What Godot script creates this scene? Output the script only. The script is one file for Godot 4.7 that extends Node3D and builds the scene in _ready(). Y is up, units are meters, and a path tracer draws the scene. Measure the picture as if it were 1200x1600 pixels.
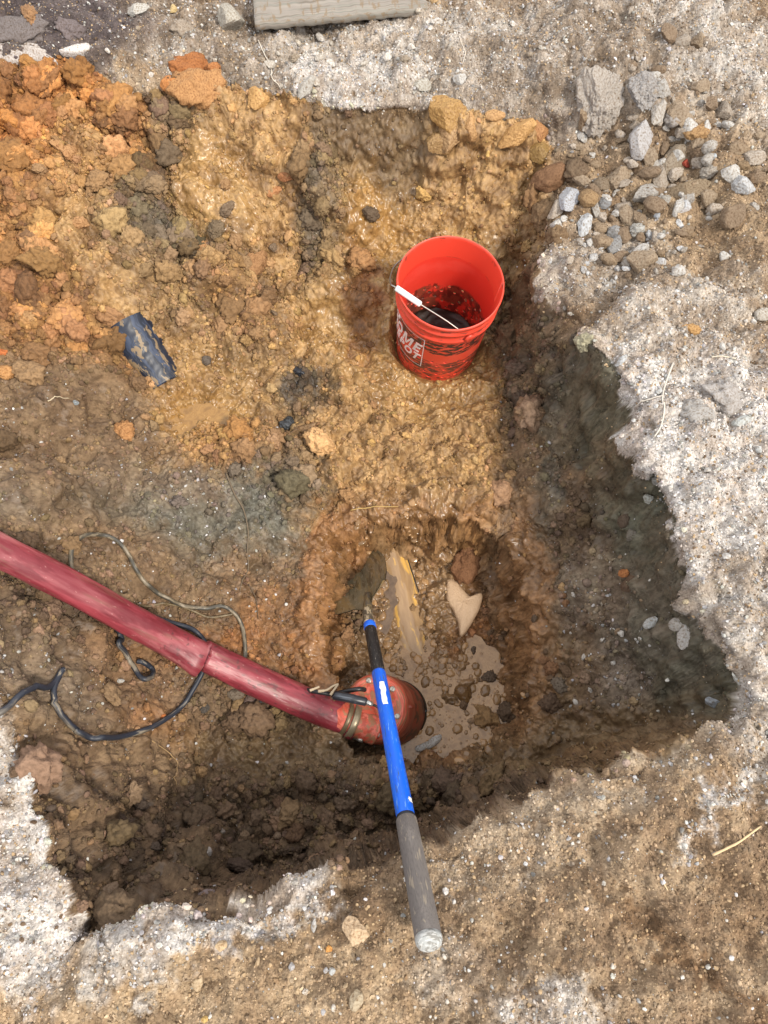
extends Node3D

const X0 := -1.42
const X1 := 1.42
const Z0 := -2.78
const Z1 := 0.46
const STEP := 0.003
const CELL := 0.02
const BANDS := 24

var nx := int((X1 - X0) / STEP)
var nz := int((Z1 - Z0) / STEP)
var cw := int((X1 - X0) / CELL)
var ch := int((Z1 - Z0) / CELL)
var rng := RandomNumberGenerator.new()

# coarse plan of the pit, in metres seen from above
var floor_pts: Array = []
var out_pts: Array = []
var rim := PackedVector2Array()
var sump := PackedVector2Array()
var plan := {}          # name -> PackedFloat32Array over the coarse grid
var fine := {}          # the same, enlarged smoothly to the fine grid
var noise := {}         # name -> bytes over the fine grid
var base_h := PackedFloat32Array()
var pos := PackedVector3Array()
var col := PackedColorArray()
var kind_of := PackedByteArray()
var done: Array = []
var carves: Array = []    # [x, z, radius, height]: hollows pressed in by what stands there
var clear_of: Array = []  # (x, radius, z): no crumbs here
var deep_cell := FastNoiseLite.new()
var deep_fine := FastNoiseLite.new()
var deep_swell := FastNoiseLite.new()

# soil kinds: two tones, wetness, clod size share, grain whiteness, smoothness, share of the second tone
var soils := {}


func lin(r: float, g: float, b: float) -> Color:
	return Color(r / 255.0, g / 255.0, b / 255.0)


func define(called: String, a: Color, b: Color, wet: float, clod: float, white: float, smooth_: float, second: float, crumb: float) -> void:
	soils[called] = [a, b, wet, clod, white, smooth_, second, crumb]


func fl(x: float, z: float, h: float) -> void:
	floor_pts.append(Vector3(x, h, z))


func og(x: float, z: float, h: float) -> void:
	out_pts.append(Vector3(x, h, z))


func rp(x: float, z: float) -> void:
	rim.append(Vector2(x, z))


func blank(v := 0.0) -> PackedFloat32Array:
	var a := PackedFloat32Array()
	a.resize(cw * ch)
	a.fill(v)
	return a


func soil(kind: String, cx: float, cz: float, ux: float, uz: float, vx: float, vz: float, strength := 1.0, side := 0.0) -> void:
	# lays one kind of soil over an ellipse spanned by two half axes
	var k: Array = soils[kind]
	var sd: PackedFloat32Array = plan.sd
	var det := ux * vz - uz * vx
	var rx := sqrt(ux * ux + vx * vx) * 1.5
	var rz := sqrt(uz * uz + vz * vz) * 1.5
	var i0 := maxi(0, int((cx - rx - X0) / CELL))
	var i1 := mini(cw - 1, int((cx + rx - X0) / CELL) + 1)
	var j0 := maxi(0, int((cz - rz - Z0) / CELL))
	var j1 := mini(ch - 1, int((cz + rz - Z0) / CELL) + 1)
	var names := ["ar", "ag", "ab", "br", "bg", "bb", "wet", "clod", "white", "smooth", "second", "crumb"]
	var vals := [k[0].r, k[0].g, k[0].b, k[1].r, k[1].g, k[1].b, k[2], k[3], k[4], k[5], k[6], k[7]]
	for n in names.size():
		var m: PackedFloat32Array = plan[names[n]]
		var v: float = vals[n]
		for j in range(j0, j1 + 1):
			var dz := Z0 + (j + 0.5) * CELL - cz
			for i in range(i0, i1 + 1):
				var dx := X0 + (i + 0.5) * CELL - cx
				var a := (dx * vz - dz * vx) / det
				var b := (dz * ux - dx * uz) / det
				var w := clampf((1.3 - sqrt(a * a + b * b)) / 0.6, 0.0, 1.0) * strength
				if w > 0.0:
					var at := j * cw + i
					if side != 0.0:
						w *= clampf(0.5 + side * sd[at] / 0.04, 0.0, 1.0)
					m[at] = m[at] + (v - m[at]) * w
		plan[names[n]] = m


func rim_distance(p: Vector2, rim: PackedVector2Array) -> float:
	# distance to the rim, positive inside the pit
	var best := 1e9
	var inside := false
	var n := rim.size()
	for k in n:
		var a := rim[k]
		var b := rim[(k + 1) % n]
		var e := b - a
		var w := p - a
		var t := clampf(w.dot(e) / e.length_squared(), 0.0, 1.0)
		best = minf(best, (w - e * t).length_squared())
		if (a.y > p.y) != (b.y > p.y) and p.x < (b.x - a.x) * (p.y - a.y) / (b.y - a.y) + a.x:
			inside = not inside
	return sqrt(best) if inside else -sqrt(best)


func plan_row(j: int) -> void:
	var row_d := PackedFloat32Array()
	var row_i := PackedFloat32Array()
	var row_o := PackedFloat32Array()
	var row_s := PackedFloat32Array()
	for i in cw:
		var x := X0 + (i + 0.5) * CELL
		var z := Z0 + (j + 0.5) * CELL
		row_d.append(rim_distance(Vector2(x, z), rim))
		var s := 0.0
		var h := 0.0
		for p in floor_pts:
			var r2: float = (p.x - x) * (p.x - x) + (p.z - z) * (p.z - z)
			var w := exp(-r2 / 0.007688) + 2e-5 / (r2 + 0.02)
			s += w
			h += w * p.y
		row_i.append(h / s)
		row_s.append(rim_distance(Vector2(x, z), sump))
		s = 0.05
		h = 0.0
		for p in out_pts:
			var r2: float = (p.x - x) * (p.x - x) + (p.z - z) * (p.z - z)
			var w := exp(-r2 / 0.03)
			s += w
			h += w * p.y
		row_o.append(h / s)
	done[j] = [row_d, row_i, row_o, row_s]


func enlarge(called: String) -> void:
	var im := Image.create_from_data(cw, ch, false, Image.FORMAT_RF, plan[called].to_byte_array())
	im.resize(nx, nz, Image.INTERPOLATE_CUBIC)
	fine[called] = im.get_data().to_float32_array()


func run(job: Callable, n: int) -> void:
	done.clear()
	done.resize(n)
	var id := WorkerThreadPool.add_group_task(job, n)
	WorkerThreadPool.wait_for_group_task_completion(id)


func grain(called: String, type: int, size: float, octaves := 1, warp := 0.0, ret := 0, seed_ := 1, fractal := 1) -> void:
	# a picture of noise over the fine grid; size is the feature size in metres
	var f := FastNoiseLite.new()
	f.noise_type = type
	f.seed = seed_
	f.frequency = STEP / size
	f.fractal_type = fractal if octaves > 1 else FastNoiseLite.FRACTAL_NONE
	f.fractal_octaves = octaves
	f.cellular_return_type = ret
	f.cellular_jitter = 1.0
	if warp > 0.0:
		f.domain_warp_enabled = true
		f.domain_warp_amplitude = warp / STEP
		f.domain_warp_frequency = STEP / (size * 1.3)
		f.domain_warp_fractal_octaves = 2
	noise[called] = f.get_image(nx, nz).get_data()


func base_band(b: int) -> void:
	var j0 := nz * b / BANDS
	var j1 := nz * (b + 1) / BANDS
	var out := PackedFloat32Array()
	out.resize((j1 - j0) * nx)
	var nb: PackedByteArray = noise.broad
	var nr: PackedByteArray = noise.rag
	var fd: PackedFloat32Array = fine.sd
	var fi: PackedFloat32Array = fine.hin
	var fo: PackedFloat32Array = fine.hout
	var fw: PackedFloat32Array = fine.wall
	var fs: PackedFloat32Array = fine.sump
	var at := j0 * nx
	for k in out.size():
		var d := fd[at] + (nr[at] / 255.0 - 0.5) * 0.012 + (nb[at] / 255.0 - 0.5) * 0.034
		var ho := fo[at] - 0.03 * clampf(1.0 - absf(d) / 0.08, 0.0, 1.0) ** 2
		var t := clampf(d / fw[at], 0.0, 1.0)
		t = t * (2.0 - t) * 0.6 + t * t * (3.0 - 2.0 * t) * 0.4
		# the sump is a hole in the floor, with a lip
		var ds := fs[at] + (nr[at] / 255.0 - 0.5) * 0.04
		var u := clampf(ds / 0.085, 0.0, 1.0)
		var low := -0.205 * u * (2.0 - u) + 0.022 * clampf(1.0 - absf(ds + 0.03) / 0.06, 0.0, 1.0)
		out[k] = ho * (1.0 - t) + (fi[at] + low) * t
		at += 1
	done[b] = out


func soil_band(b: int) -> void:
	var j0 := nz * b / BANDS
	var j1 := nz * (b + 1) / BANDS
	var n := (j1 - j0) * nx
	var ps := PackedVector3Array()
	ps.resize(n)
	var cs := PackedColorArray()
	cs.resize(n)
	var ks := PackedByteArray()
	ks.resize(n)
	var big: PackedByteArray = noise.big
	var mid: PackedByteArray = noise.mid
	var small: PackedByteArray = noise.small
	var fbm: PackedByteArray = noise.fbm
	var ridge: PackedByteArray = noise.ridge
	var tone: PackedByteArray = noise.tone
	var speck: PackedByteArray = noise.speck
	var rag: PackedByteArray = noise.rag
	var rag2: PackedByteArray = noise.rag2
	var blob: PackedByteArray = noise.blob
	var cell: PackedByteArray = noise.cell
	var ar: PackedFloat32Array = fine.ar
	var ag: PackedFloat32Array = fine.ag
	var ab: PackedFloat32Array = fine.ab
	var br: PackedFloat32Array = fine.br
	var bg: PackedFloat32Array = fine.bg
	var bb: PackedFloat32Array = fine.bb
	var wet: PackedFloat32Array = fine.wet
	var clod: PackedFloat32Array = fine.clod
	var white: PackedFloat32Array = fine.white
	var smo: PackedFloat32Array = fine.smooth
	var sec: PackedFloat32Array = fine.second
	var fd: PackedFloat32Array = fine.sd
	var k := 0
	var reach := 0.09 / STEP
	var sw := maxi(1, int(0.03 / STEP))
	for j in range(j0, j1):
		for i in nx:
			var at := j * nx + i
			var sd := fd[at]
			# slope of the broad shape, then noise looked up along the slope, so that it does not stretch on the walls
			var il := maxi(i - sw, 0)
			var ir := mini(i + sw, nx - 1)
			var jl := maxi(j - sw, 0)
			var jr := mini(j + sw, nz - 1)
			var gx := (base_h[j * nx + ir] - base_h[j * nx + il]) / ((ir - il) * STEP)
			var gz := (base_h[jr * nx + i] - base_h[jl * nx + i]) / ((jr - jl) * STEP)
			var l := 1.0 / sqrt(1.0 + gx * gx + gz * gz)
			var v_big := big[at] / 255.0
			var v_mid := mid[at] / 255.0
			var v_small := small[at] / 255.0
			var v_fbm := fbm[at] / 255.0
			var v_ridge := ridge[at] / 255.0
			var v_tone := tone[at] / 255.0
			var v_blob := blob[at] / 255.0
			var v_cell := cell[at] / 255.0
			var v_speck := speck[at] / 255.0
			var v_rag := rag[at] / 255.0
			var v_rag2 := rag2[at] / 255.0
			# on the steep faces the grain runs through the solid, so that it does not stretch
			var steep := clampf((sqrt(gx * gx + gz * gz) - 0.7) / 0.7, 0.0, 1.0)
			if steep > 0.0:
				var q3 := Vector3(X0 + i * STEP, base_h[at], Z0 + j * STEP)
				var n1 := clampf(deep_cell.get_noise_3dv(q3) * 0.8 + 0.9, 0.0, 1.0)
				var n2 := clampf(deep_fine.get_noise_3dv(q3) * 0.8 + 0.9, 0.0, 1.0)
				var n3 := deep_swell.get_noise_3dv(q3) * 0.7 + 0.5
				v_big = lerpf(v_big, n1, steep)
				v_mid = lerpf(v_mid, n2, steep)
				v_small = lerpf(v_small, 0.5, steep)
				v_cell = lerpf(v_cell, deep_fine.get_noise_3dv(q3 * 1.7) * 0.8 + 0.9, steep)
				v_fbm = lerpf(v_fbm, n3, steep)
				v_blob = lerpf(v_blob, deep_swell.get_noise_3dv(q3 * 2.5) * 0.7 + 0.5, steep)
				v_tone = lerpf(v_tone, deep_swell.get_noise_3dv(q3 * 1.4 + Vector3(5, 0, 0)) * 0.8 + 0.5, steep)
				v_speck = lerpf(v_speck, deep_fine.get_noise_3dv(q3 * 2.2) * 0.9 + 0.9, steep)
				v_rag = lerpf(v_rag, deep_swell.get_noise_3dv(q3 * 1.2 + Vector3(0, 3, 0)) * 0.7 + 0.5, steep)
				v_rag2 = lerpf(v_rag2, deep_swell.get_noise_3dv(q3 * 1.2 + Vector3(0, 0, 7)) * 0.7 + 0.5, steep)
			# look the soil up a little to the side, so that the beds meet raggedly; the rim itself stays sharp
			var sdn := sd + (v_rag - 0.5) * 0.03
			var il2 := maxi(i - 6, 0)
			var ir2 := mini(i + 6, nx - 1)
			var jl2 := maxi(j - 6, 0)
			var jr2 := mini(j + 6, nz - 1)
			var px := fd[j * nx + ir2] - fd[j * nx + il2]
			var pz := fd[jr2 * nx + i] - fd[jl2 * nx + i]
			var pl := sqrt(px * px + pz * pz) + 1e-6
			var away := 0.0
			if sdn > 0.0:
				away = maxf(0.0, 0.045 - sd)
			else:
				away = -maxf(0.0, 0.045 + sd)
			away /= STEP
			var wi := clampi(i + int((v_rag - 0.5) * reach * 1.15 * l + (v_mid - 0.5) * reach * 0.35 * l + px / pl * away), 0, nx - 1)
			var wj := clampi(j + int((v_rag2 - 0.5) * reach * 1.15 * l + (v_small - 0.5) * reach * 0.3 * l + pz / pl * away), 0, nz - 1)
			var w := wj * nx + wi
			var c := clod[w]
			var s := smo[w]
			# relief: clods over lumps over broad swells
			var d := (v_fbm - 0.5) * (0.075 - 0.045 * s)
			d += c * ((1.0 - v_big * v_big) * 0.066 - 0.033 + ((1.0 - v_mid * v_mid) * 0.022 - 0.011) * l)
			d += (0.25 + c) * (1.0 - s) * (1.0 - v_small) * 0.0058 * l * l
			d += s * ((v_blob - 0.5) * 0.036 + (1.0 - v_mid * v_mid) * 0.013 * c - v_ridge * v_ridge * 0.003)
			var edge := clampf(minf(minf(i, nx - 1 - i), minf(j, nz - 1 - j)) * STEP / 0.03, 0.0, 1.0)
			d *= edge
			var p := Vector3(X0 + (i + 0.5) * STEP - gx * l * d, base_h[at] + l * d, Z0 + (j + 0.5) * STEP - gz * l * d)
			for cv in carves:
				var c2: float = (p.x - cv[0]) * (p.x - cv[0]) + (p.z - cv[1]) * (p.z - cv[1])
				if c2 < cv[2] * cv[2] and p.y > cv[3]:
					p.y = lerpf(cv[3], p.y, smoothstep(0.8, 1.0, sqrt(c2) / cv[2]))
			ps[k] = p
			# tones
			var t := clampf((v_tone - 1.0 + sec[w]) * 3.2 + 0.5 + (v_cell - 0.5) * 0.5, 0.0, 1.0)
			var r := ar[w] + (br[w] - ar[w]) * t
			var g := ag[w] + (bg[w] - ag[w]) * t
			var bl := ab[w] + (bb[w] - ab[w]) * t
			var wh := white[w]
			if wh > 0.02:
				var q := clampf((v_speck - 1.0 + wh) * 5.0, 0.0, 0.5)
				r += (0.80 - r) * q
				g += (0.79 - g) * q
				bl += (0.79 - bl) * q
			var m := 0.86 + 0.28 * (v_small * 0.3 + v_cell * 0.7) * (1.0 - s * 0.75) + 0.14 * s * 0.75
			cs[k] = Color(r * m, g * m, bl * m)
			var wv := wet[w] + (v_blob - 0.5) * 0.5 + (v_tone - 0.5) * 0.3
			ks[k] = (0 if wv < 0.28 else (1 if wv < 0.62 else 2)) + (0 if sdn > 0.0 else 3)
			k += 1
	done[b] = [ps, cs, ks]


func mesh_band(b: int) -> void:
	# one set of arrays for each kind of surface in this band of rows
	var j0 := (nz - 1) * b / BANDS
	var j1 := (nz - 1) * (b + 1) / BANDS
	var result := []
	var nrm := PackedVector3Array()
	nrm.resize((j1 - j0 + 1) * nx)
	var k := 0
	for j in range(j0, j1 + 1):
		var ju := maxi(j - 1, 0) * nx
		var jd := mini(j + 1, nz - 1) * nx
		for i in nx:
			var il := maxi(i - 1, 0)
			var ir := mini(i + 1, nx - 1)
			nrm[k] = (pos[jd + i] - pos[ju + i]).cross(pos[j * nx + ir] - pos[j * nx + il]).normalized()
			k += 1
	for kind in 6:
		var remap := PackedInt32Array()
		remap.resize((j1 - j0 + 1) * nx)
		remap.fill(-1)
		var vs := PackedVector3Array()
		var ns := PackedVector3Array()
		var cs := PackedColorArray()
		var ix := PackedInt32Array()
		for j in range(j0, j1):
			for i in nx - 1:
				var a := j * nx + i
				if kind_of[a] != kind:
					continue
				var o := a - j0 * nx
				for q in [o, o + 1, o + nx, o + nx + 1]:
					if remap[q] < 0:
						remap[q] = vs.size()
						vs.append(pos[q + j0 * nx])
						ns.append(nrm[q])
						cs.append(col[q + j0 * nx])
				if (i + j) % 2:
					ix.append_array([remap[o], remap[o + 1], remap[o + nx], remap[o + 1], remap[o + nx + 1], remap[o + nx]])
				else:
					ix.append_array([remap[o], remap[o + 1], remap[o + nx + 1], remap[o], remap[o + nx + 1], remap[o + nx]])
		result.append([vs, ns, cs, ix])
	done[b] = result


func ground(x: float, z: float) -> float:
	# height of the finished soil there: the highest point of it within a grid step (relief moves points sideways too)
	var i := clampi(int((x - X0) / STEP - 0.5), 6, nx - 7)
	var j := clampi(int((z - Z0) / STEP - 0.5), 6, nz - 7)
	var best := -1e9
	var near := 1e9
	var near_y := 0.0
	for b in range(-6, 7):
		for a in range(-6, 7):
			var p := pos[(j + b) * nx + i + a]
			var d := maxf(absf(p.x - x), absf(p.z - z))
			if d < STEP * 0.9 and p.y > best:
				best = p.y
			if d < near:
				near = d
				near_y = p.y
	return best if best > -1e8 else near_y


func soil_normal(x: float, z: float) -> Vector3:
	var r := int(0.012 / STEP)
	var i := clampi(int((x - X0) / STEP - 0.5), r, nx - 1 - r)
	var j := clampi(int((z - Z0) / STEP - 0.5), r, nz - 1 - r)
	return (pos[(j + r) * nx + i] - pos[(j - r) * nx + i]).cross(pos[j * nx + i + r] - pos[j * nx + i - r]).normalized()


func noise_texture(type: int, freq: float, octaves: int, side: int, as_normal := false, bump := 6.0, ret := 0, seed_ := 1, ramp: Gradient = null) -> NoiseTexture2D:
	var f := FastNoiseLite.new()
	f.noise_type = type
	f.seed = seed_
	f.frequency = freq
	f.fractal_octaves = octaves
	f.fractal_type = FastNoiseLite.FRACTAL_FBM if octaves > 1 else FastNoiseLite.FRACTAL_NONE
	f.cellular_return_type = ret
	var t := NoiseTexture2D.new()
	t.width = side
	t.height = side
	t.seamless = true
	t.noise = f
	t.as_normal_map = as_normal
	t.bump_strength = bump
	if ramp:
		t.color_ramp = ramp
	return t


func ramp_of(stops: Array, interpolate := true) -> Gradient:
	var g := Gradient.new()
	g.interpolation_mode = Gradient.GRADIENT_INTERPOLATE_LINEAR if interpolate else Gradient.GRADIENT_INTERPOLATE_CONSTANT
	var at := PackedFloat32Array()
	var cs := PackedColorArray()
	for s in stops:
		at.append(s[0])
		cs.append(s[1])
	g.offsets = at
	g.colors = cs
	return g


func soil_material(rough: float, albedo: Texture2D, bump: Texture2D, bump_cm: float, normal: Texture2D, normal_scale: float, tile: float) -> StandardMaterial3D:
	var m := StandardMaterial3D.new()
	m.vertex_color_use_as_albedo = true
	m.vertex_color_is_srgb = true
	m.roughness = rough
	m.uv1_triplanar = true
	m.uv1_world_triplanar = true
	m.uv1_scale = Vector3.ONE / tile
	m.albedo_texture = albedo
	m.heightmap_enabled = true
	m.heightmap_texture = bump
	m.heightmap_scale = bump_cm
	if normal:
		m.normal_enabled = true
		m.normal_texture = normal
		m.normal_scale = normal_scale
	return m


func structure(called: String, mesh: Mesh, mat: Material, label := "", category := "") -> MeshInstance3D:
	var o := MeshInstance3D.new()
	o.name = called
	o.mesh = mesh
	if mat:
		o.material_override = mat
	o.set_meta("kind", "structure")
	if label:
		o.set_meta("label", label)
		o.set_meta("category", category)
	add_child(o, true)
	return o


func build_terrain() -> void:
	for n in ["ar", "ag", "ab", "br", "bg", "bb", "wet", "clod", "white", "smooth", "second", "crumb"]:
		plan[n] = blank()
	plan.wall = blank(0.11)
	define("orange", lin(168, 124, 78), lin(128, 92, 58), 0.15, 1, 0, 0, 0.45, 1)
	define("bright", lin(178, 122, 70), lin(142, 96, 54), 0.12, 1, 0, 0, 0.45, 0.9)
	define("tan", lin(180, 144, 98), lin(136, 105, 70), 0.42, 1, 0, 0.62, 0.42, 0.1)
	define("darkclod", lin(124, 106, 84), lin(96, 86, 72), 0.25, 1, 0, 0, 0.6, 0.9)
	define("mud", lin(178, 142, 94), lin(150, 116, 74), 0.75, 0.5, 0, 0.6, 0.45, 0.03)
	define("mudflat", lin(170, 132, 82), lin(158, 120, 72), 0.95, 0.12, 0, 1, 0.4, 0.01)
	define("mudbrown", lin(156, 126, 94), lin(134, 106, 76), 0.9, 0.3, 0, 0.85, 0.5, 0.02)
	define("brown", lin(134, 110, 84), lin(112, 90, 68), 0.22, 0.5, 0.02, 0.5, 0.5, 0.12)
	define("greybrown", lin(136, 121, 102), lin(112, 96, 80), 0.2, 0.35, 0.06, 0.3, 0.5, 0.15)
	define("dark", lin(116, 94, 71), lin(92, 75, 58), 0.2, 0.7, 0.02, 0.1, 0.5, 0.45)
	define("olive", lin(128, 106, 78), lin(112, 90, 64), 0.45, 0.15, 0.01, 0.8, 0.5, 0.03)
	define("rust", lin(152, 104, 64), lin(128, 90, 56), 0.4, 0.4, 0, 0.4, 0.5, 0.12)
	define("greygreen", lin(118, 113, 100), lin(94, 91, 80), 0.35, 0.4, 0.02, 0.5, 0.5, 0.08)
	define("wallgreen", lin(96, 95, 80), lin(78, 76, 63), 0.35, 0.06, 0.01, 0.9, 0.5, 0.01)
	define("black", lin(70, 64, 58), lin(52, 48, 44), 0.4, 0.6, 0.02, 0.2, 0.5, 0.4)
	define("specky", lin(132, 118, 104), lin(112, 99, 84), 0.1, 0.4, 0.12, 0.2, 0.5, 0.2)
	define("white", lin(216, 212, 209), lin(186, 175, 166), 0, 0.4, 0.3, 0, 0.5, 0)
	define("greywhite", lin(202, 196, 190), lin(164, 151, 138), 0, 0.7, 0.15, 0, 0.5, 0)
	define("dirty", lin(156, 142, 128), lin(122, 107, 92), 0.05, 0.5, 0.13, 0, 0.5, 0.1)
	define("purple", lin(110, 100, 99), lin(82, 73, 74), 0.05, 0.6, 0.05, 0.1, 0.5, 0.1)
	define("sand", lin(186, 163, 134), lin(154, 131, 105), 0, 0.3, 0.02, 0, 0.5, 0)
	define("sandbrown", lin(168, 146, 120), lin(138, 116, 93), 0.05, 0.4, 0.02, 0, 0.5, 0)
	define("earth", lin(132, 105, 78), lin(108, 85, 62), 0.1, 0.5, 0.02, 0, 0.5, 0.1)
	define("clay_wet", lin(154, 112, 74), lin(132, 98, 66), 0.62, 0.35, 0, 0.75, 0.45, 0.03)
	define("sandgrey", lin(178, 160, 138), lin(152, 130, 106), 0, 0.2, 0.08, 0.3, 0.5, 0)
	fl(-1.265, -2.063, -0.020)
	fl(-1.075, -2.142, -0.080)
	fl(-0.880, -1.998, -0.100)
	fl(-1.066, -1.790, -0.080)
	fl(-1.006, -1.613, -0.150)
	fl(-0.855, -1.825, -0.160)
	fl(-0.801, -1.545, -0.180)
	fl(-1.051, -1.455, -0.240)
	fl(-1.303, -1.617, -0.080)
	fl(-1.200, -1.108, -0.120)
	fl(-0.569, -2.086, -0.070)
	fl(-0.709, -1.977, -0.200)
	fl(-0.490, -1.878, -0.160)
	fl(-0.350, -1.986, -0.090)
	fl(-0.537, -1.685, -0.280)
	fl(-0.361, -1.829, -0.240)
	fl(-0.236, -1.951, -0.130)
	fl(-0.080, -1.894, -0.200)
	fl(0.080, -1.968, -0.180)
	fl(-0.060, -2.002, -0.150)
	fl(0.040, -2.056, -0.160)
	fl(0.197, -1.979, -0.130)
	fl(0.364, -1.948, -0.070)
	fl(0.463, -1.829, -0.140)
	fl(0.082, -1.860, -0.270)
	fl(0.240, -1.845, -0.230)
	fl(0.395, -1.782, -0.220)
	fl(-0.082, -1.706, -0.360)
	fl(0.082, -1.757, -0.330)
	fl(0.246, -1.757, -0.330)
	fl(0.083, -1.627, -0.420)
	fl(0.185, -1.427, -0.490)
	fl(0.380, -1.633, -0.460)
	fl(0.473, -1.706, -0.360)
	fl(-0.317, -1.732, -0.420)
	fl(-0.442, -1.485, -0.400)
	fl(-0.708, -1.487, -0.340)
	fl(-0.708, -1.343, -0.370)
	fl(-0.891, -1.302, -0.280)
	fl(-0.970, -1.120, -0.200)
	fl(-0.580, -1.172, -0.440)
	fl(-0.735, -1.116, -0.400)
	fl(-0.842, -1.007, -0.280)
	fl(-0.876, -0.812, -0.120)
	fl(-0.359, -1.327, -0.450)
	fl(-0.165, -1.445, -0.480)
	fl(-0.197, -1.167, -0.490)
	fl(0.000, -1.213, -0.490)
	fl(0.039, -1.035, -0.490)
	fl(0.202, -1.271, -0.510)
	fl(0.311, -1.117, -0.480)
	fl(0.232, -1.040, -0.500)
	fl(0.398, -1.287, -0.460)
	fl(0.489, -1.374, -0.380)
	fl(0.491, -1.084, -0.420)
	fl(0.539, -1.129, -0.280)
	fl(0.578, -0.909, -0.320)
	fl(-0.470, -1.009, -0.440)
	fl(-0.628, -0.899, -0.380)
	fl(-0.497, -0.803, -0.480)
	fl(-0.319, -0.904, -0.480)
	fl(-0.278, -0.724, -0.530)
	fl(-0.396, -0.572, -0.530)
	fl(-0.529, -0.625, -0.460)
	fl(-0.682, -0.729, -0.340)
	fl(-0.820, -0.716, -0.260)
	fl(-0.872, -0.528, -0.200)
	fl(-0.849, -0.543, -0.250)
	fl(-0.779, -0.486, -0.340)
	fl(-0.632, -0.377, -0.440)
	fl(-0.517, -0.422, -0.500)
	fl(-0.077, -0.899, -0.540)
	fl(0.077, -0.920, -0.540)
	fl(0.248, -0.922, -0.520)
	fl(-0.220, -0.618, -0.560)
	fl(-0.234, -0.475, -0.580)
	fl(-0.188, -0.787, -0.540)
	fl(-0.195, -0.711, -0.550)
	fl(-0.068, -0.693, -0.470)
	fl(-0.098, -0.600, -0.500)
	fl(0.075, -0.730, -0.550)
	fl(0.222, -0.724, -0.530)
	fl(-0.072, -0.543, -0.560)
	fl(0.073, -0.545, -0.570)
	fl(0.216, -0.540, -0.550)
	fl(-0.071, -0.384, -0.570)
	fl(0.071, -0.385, -0.575)
	fl(0.211, -0.366, -0.570)
	fl(0.000, -0.249, -0.580)
	fl(0.173, -0.249, -0.580)
	fl(0.276, -0.265, -0.570)
	fl(0.371, -0.675, -0.560)
	fl(0.405, -0.534, -0.600)
	fl(0.397, -0.393, -0.620)
	fl(0.338, -0.819, -0.520)
	fl(0.472, -0.776, -0.460)
	fl(0.527, -0.607, -0.460)
	fl(0.519, -0.439, -0.500)
	fl(0.436, -0.299, -0.580)
	fl(0.632, -0.650, -0.320)
	fl(0.649, -0.486, -0.340)
	fl(0.716, -0.381, -0.300)
	fl(0.647, -0.337, -0.400)
	fl(0.552, -0.272, -0.500)
	fl(0.677, -0.616, -0.220)
	fl(0.635, -0.806, -0.260)
	fl(-0.293, -0.249, -0.580)
	fl(-0.468, -0.266, -0.580)
	fl(-0.175, -0.285, -0.600)
	fl(-0.675, -0.228, -0.540)
	fl(-0.779, -0.309, -0.420)
	fl(-0.840, -0.320, -0.220)
	fl(-0.737, -0.103, -0.280)
	fl(-0.666, -0.073, -0.580)
	fl(-0.702, 0.071, -0.420)
	fl(-0.453, -0.058, -0.600)
	fl(-0.253, -0.089, -0.600)
	fl(-0.444, 0.078, -0.620)
	fl(-0.068, -0.106, -0.620)
	fl(-0.066, 0.003, -0.600)
	fl(0.141, -0.191, -0.660)
	fl(0.277, -0.171, -0.620)
	fl(0.381, -0.218, -0.600)
	rp(-1.330, -2.295)
	rp(-1.330, -2.206)
	rp(-1.166, -2.186)
	rp(-1.048, -2.177)
	rp(-0.916, -2.200)
	rp(-0.843, -2.125)
	rp(-0.714, -2.076)
	rp(-0.588, -2.167)
	rp(-0.465, -2.104)
	rp(-0.347, -2.076)
	rp(-0.250, -2.054)
	rp(-0.114, -2.021)
	rp(0.075, -2.009)
	rp(0.300, -1.977)
	rp(0.467, -1.961)
	rp(0.517, -1.903)
	rp(0.482, -1.675)
	rp(0.455, -1.455)
	rp(0.480, -1.296)
	rp(0.544, -1.180)
	rp(0.582, -1.047)
	rp(0.602, -0.904)
	rp(0.656, -0.770)
	rp(0.667, -0.613)
	rp(0.682, -0.496)
	rp(0.716, -0.385)
	rp(0.731, -0.293)
	rp(0.689, -0.237)
	rp(0.582, -0.206)
	rp(0.490, -0.181)
	rp(0.373, -0.142)
	rp(0.283, -0.105)
	rp(0.203, -0.076)
	rp(0.115, -0.033)
	rp(0.038, 0.002)
	rp(-0.050, 0.016)
	rp(-0.120, 0.019)
	rp(-0.153, 0.047)
	rp(-0.234, 0.075)
	rp(-0.314, 0.089)
	rp(-0.396, 0.089)
	rp(-0.458, 0.097)
	rp(-0.498, 0.146)
	rp(-0.557, 0.153)
	rp(-0.598, 0.077)
	rp(-0.665, -0.042)
	rp(-0.734, -0.169)
	rp(-0.805, -0.319)
	rp(-0.843, -0.454)
	rp(-0.902, -0.598)
	rp(-0.955, -0.738)
	rp(-1.100, -0.853)
	rp(-1.330, -1.220)
	og(0.038, 0.020, -0.120)
	og(-0.050, 0.036, -0.080)
	og(0.127, -0.009, -0.100)
	og(0.071, 0.100, -0.035)
	og(0.000, 0.110, -0.030)
	og(0.167, 0.078, -0.030)
	og(0.081, 0.156, 0.020)
	og(-0.120, 0.057, -0.030)
	og(0.251, -0.067, -0.050)
	og(0.745, -2.175, 0.100)
	og(0.976, -1.829, 0.060)
	og(0.196, -2.310, 0.030)
	og(0.803, -1.675, -0.020)
	og(0.639, -1.666, -0.080)
	og(0.542, -1.566, -0.100)
	og(0.887, -1.220, 0.000)
	og(0.000, 0.176, 0.020)
	og(0.344, 0.075, 0.030)
	og(0.592, -0.084, 0.050)
	og(-0.338, 0.197, 0.000)
	og(-0.723, -0.031, 0.000)
	og(-0.992, -2.371, 0.030)
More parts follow.
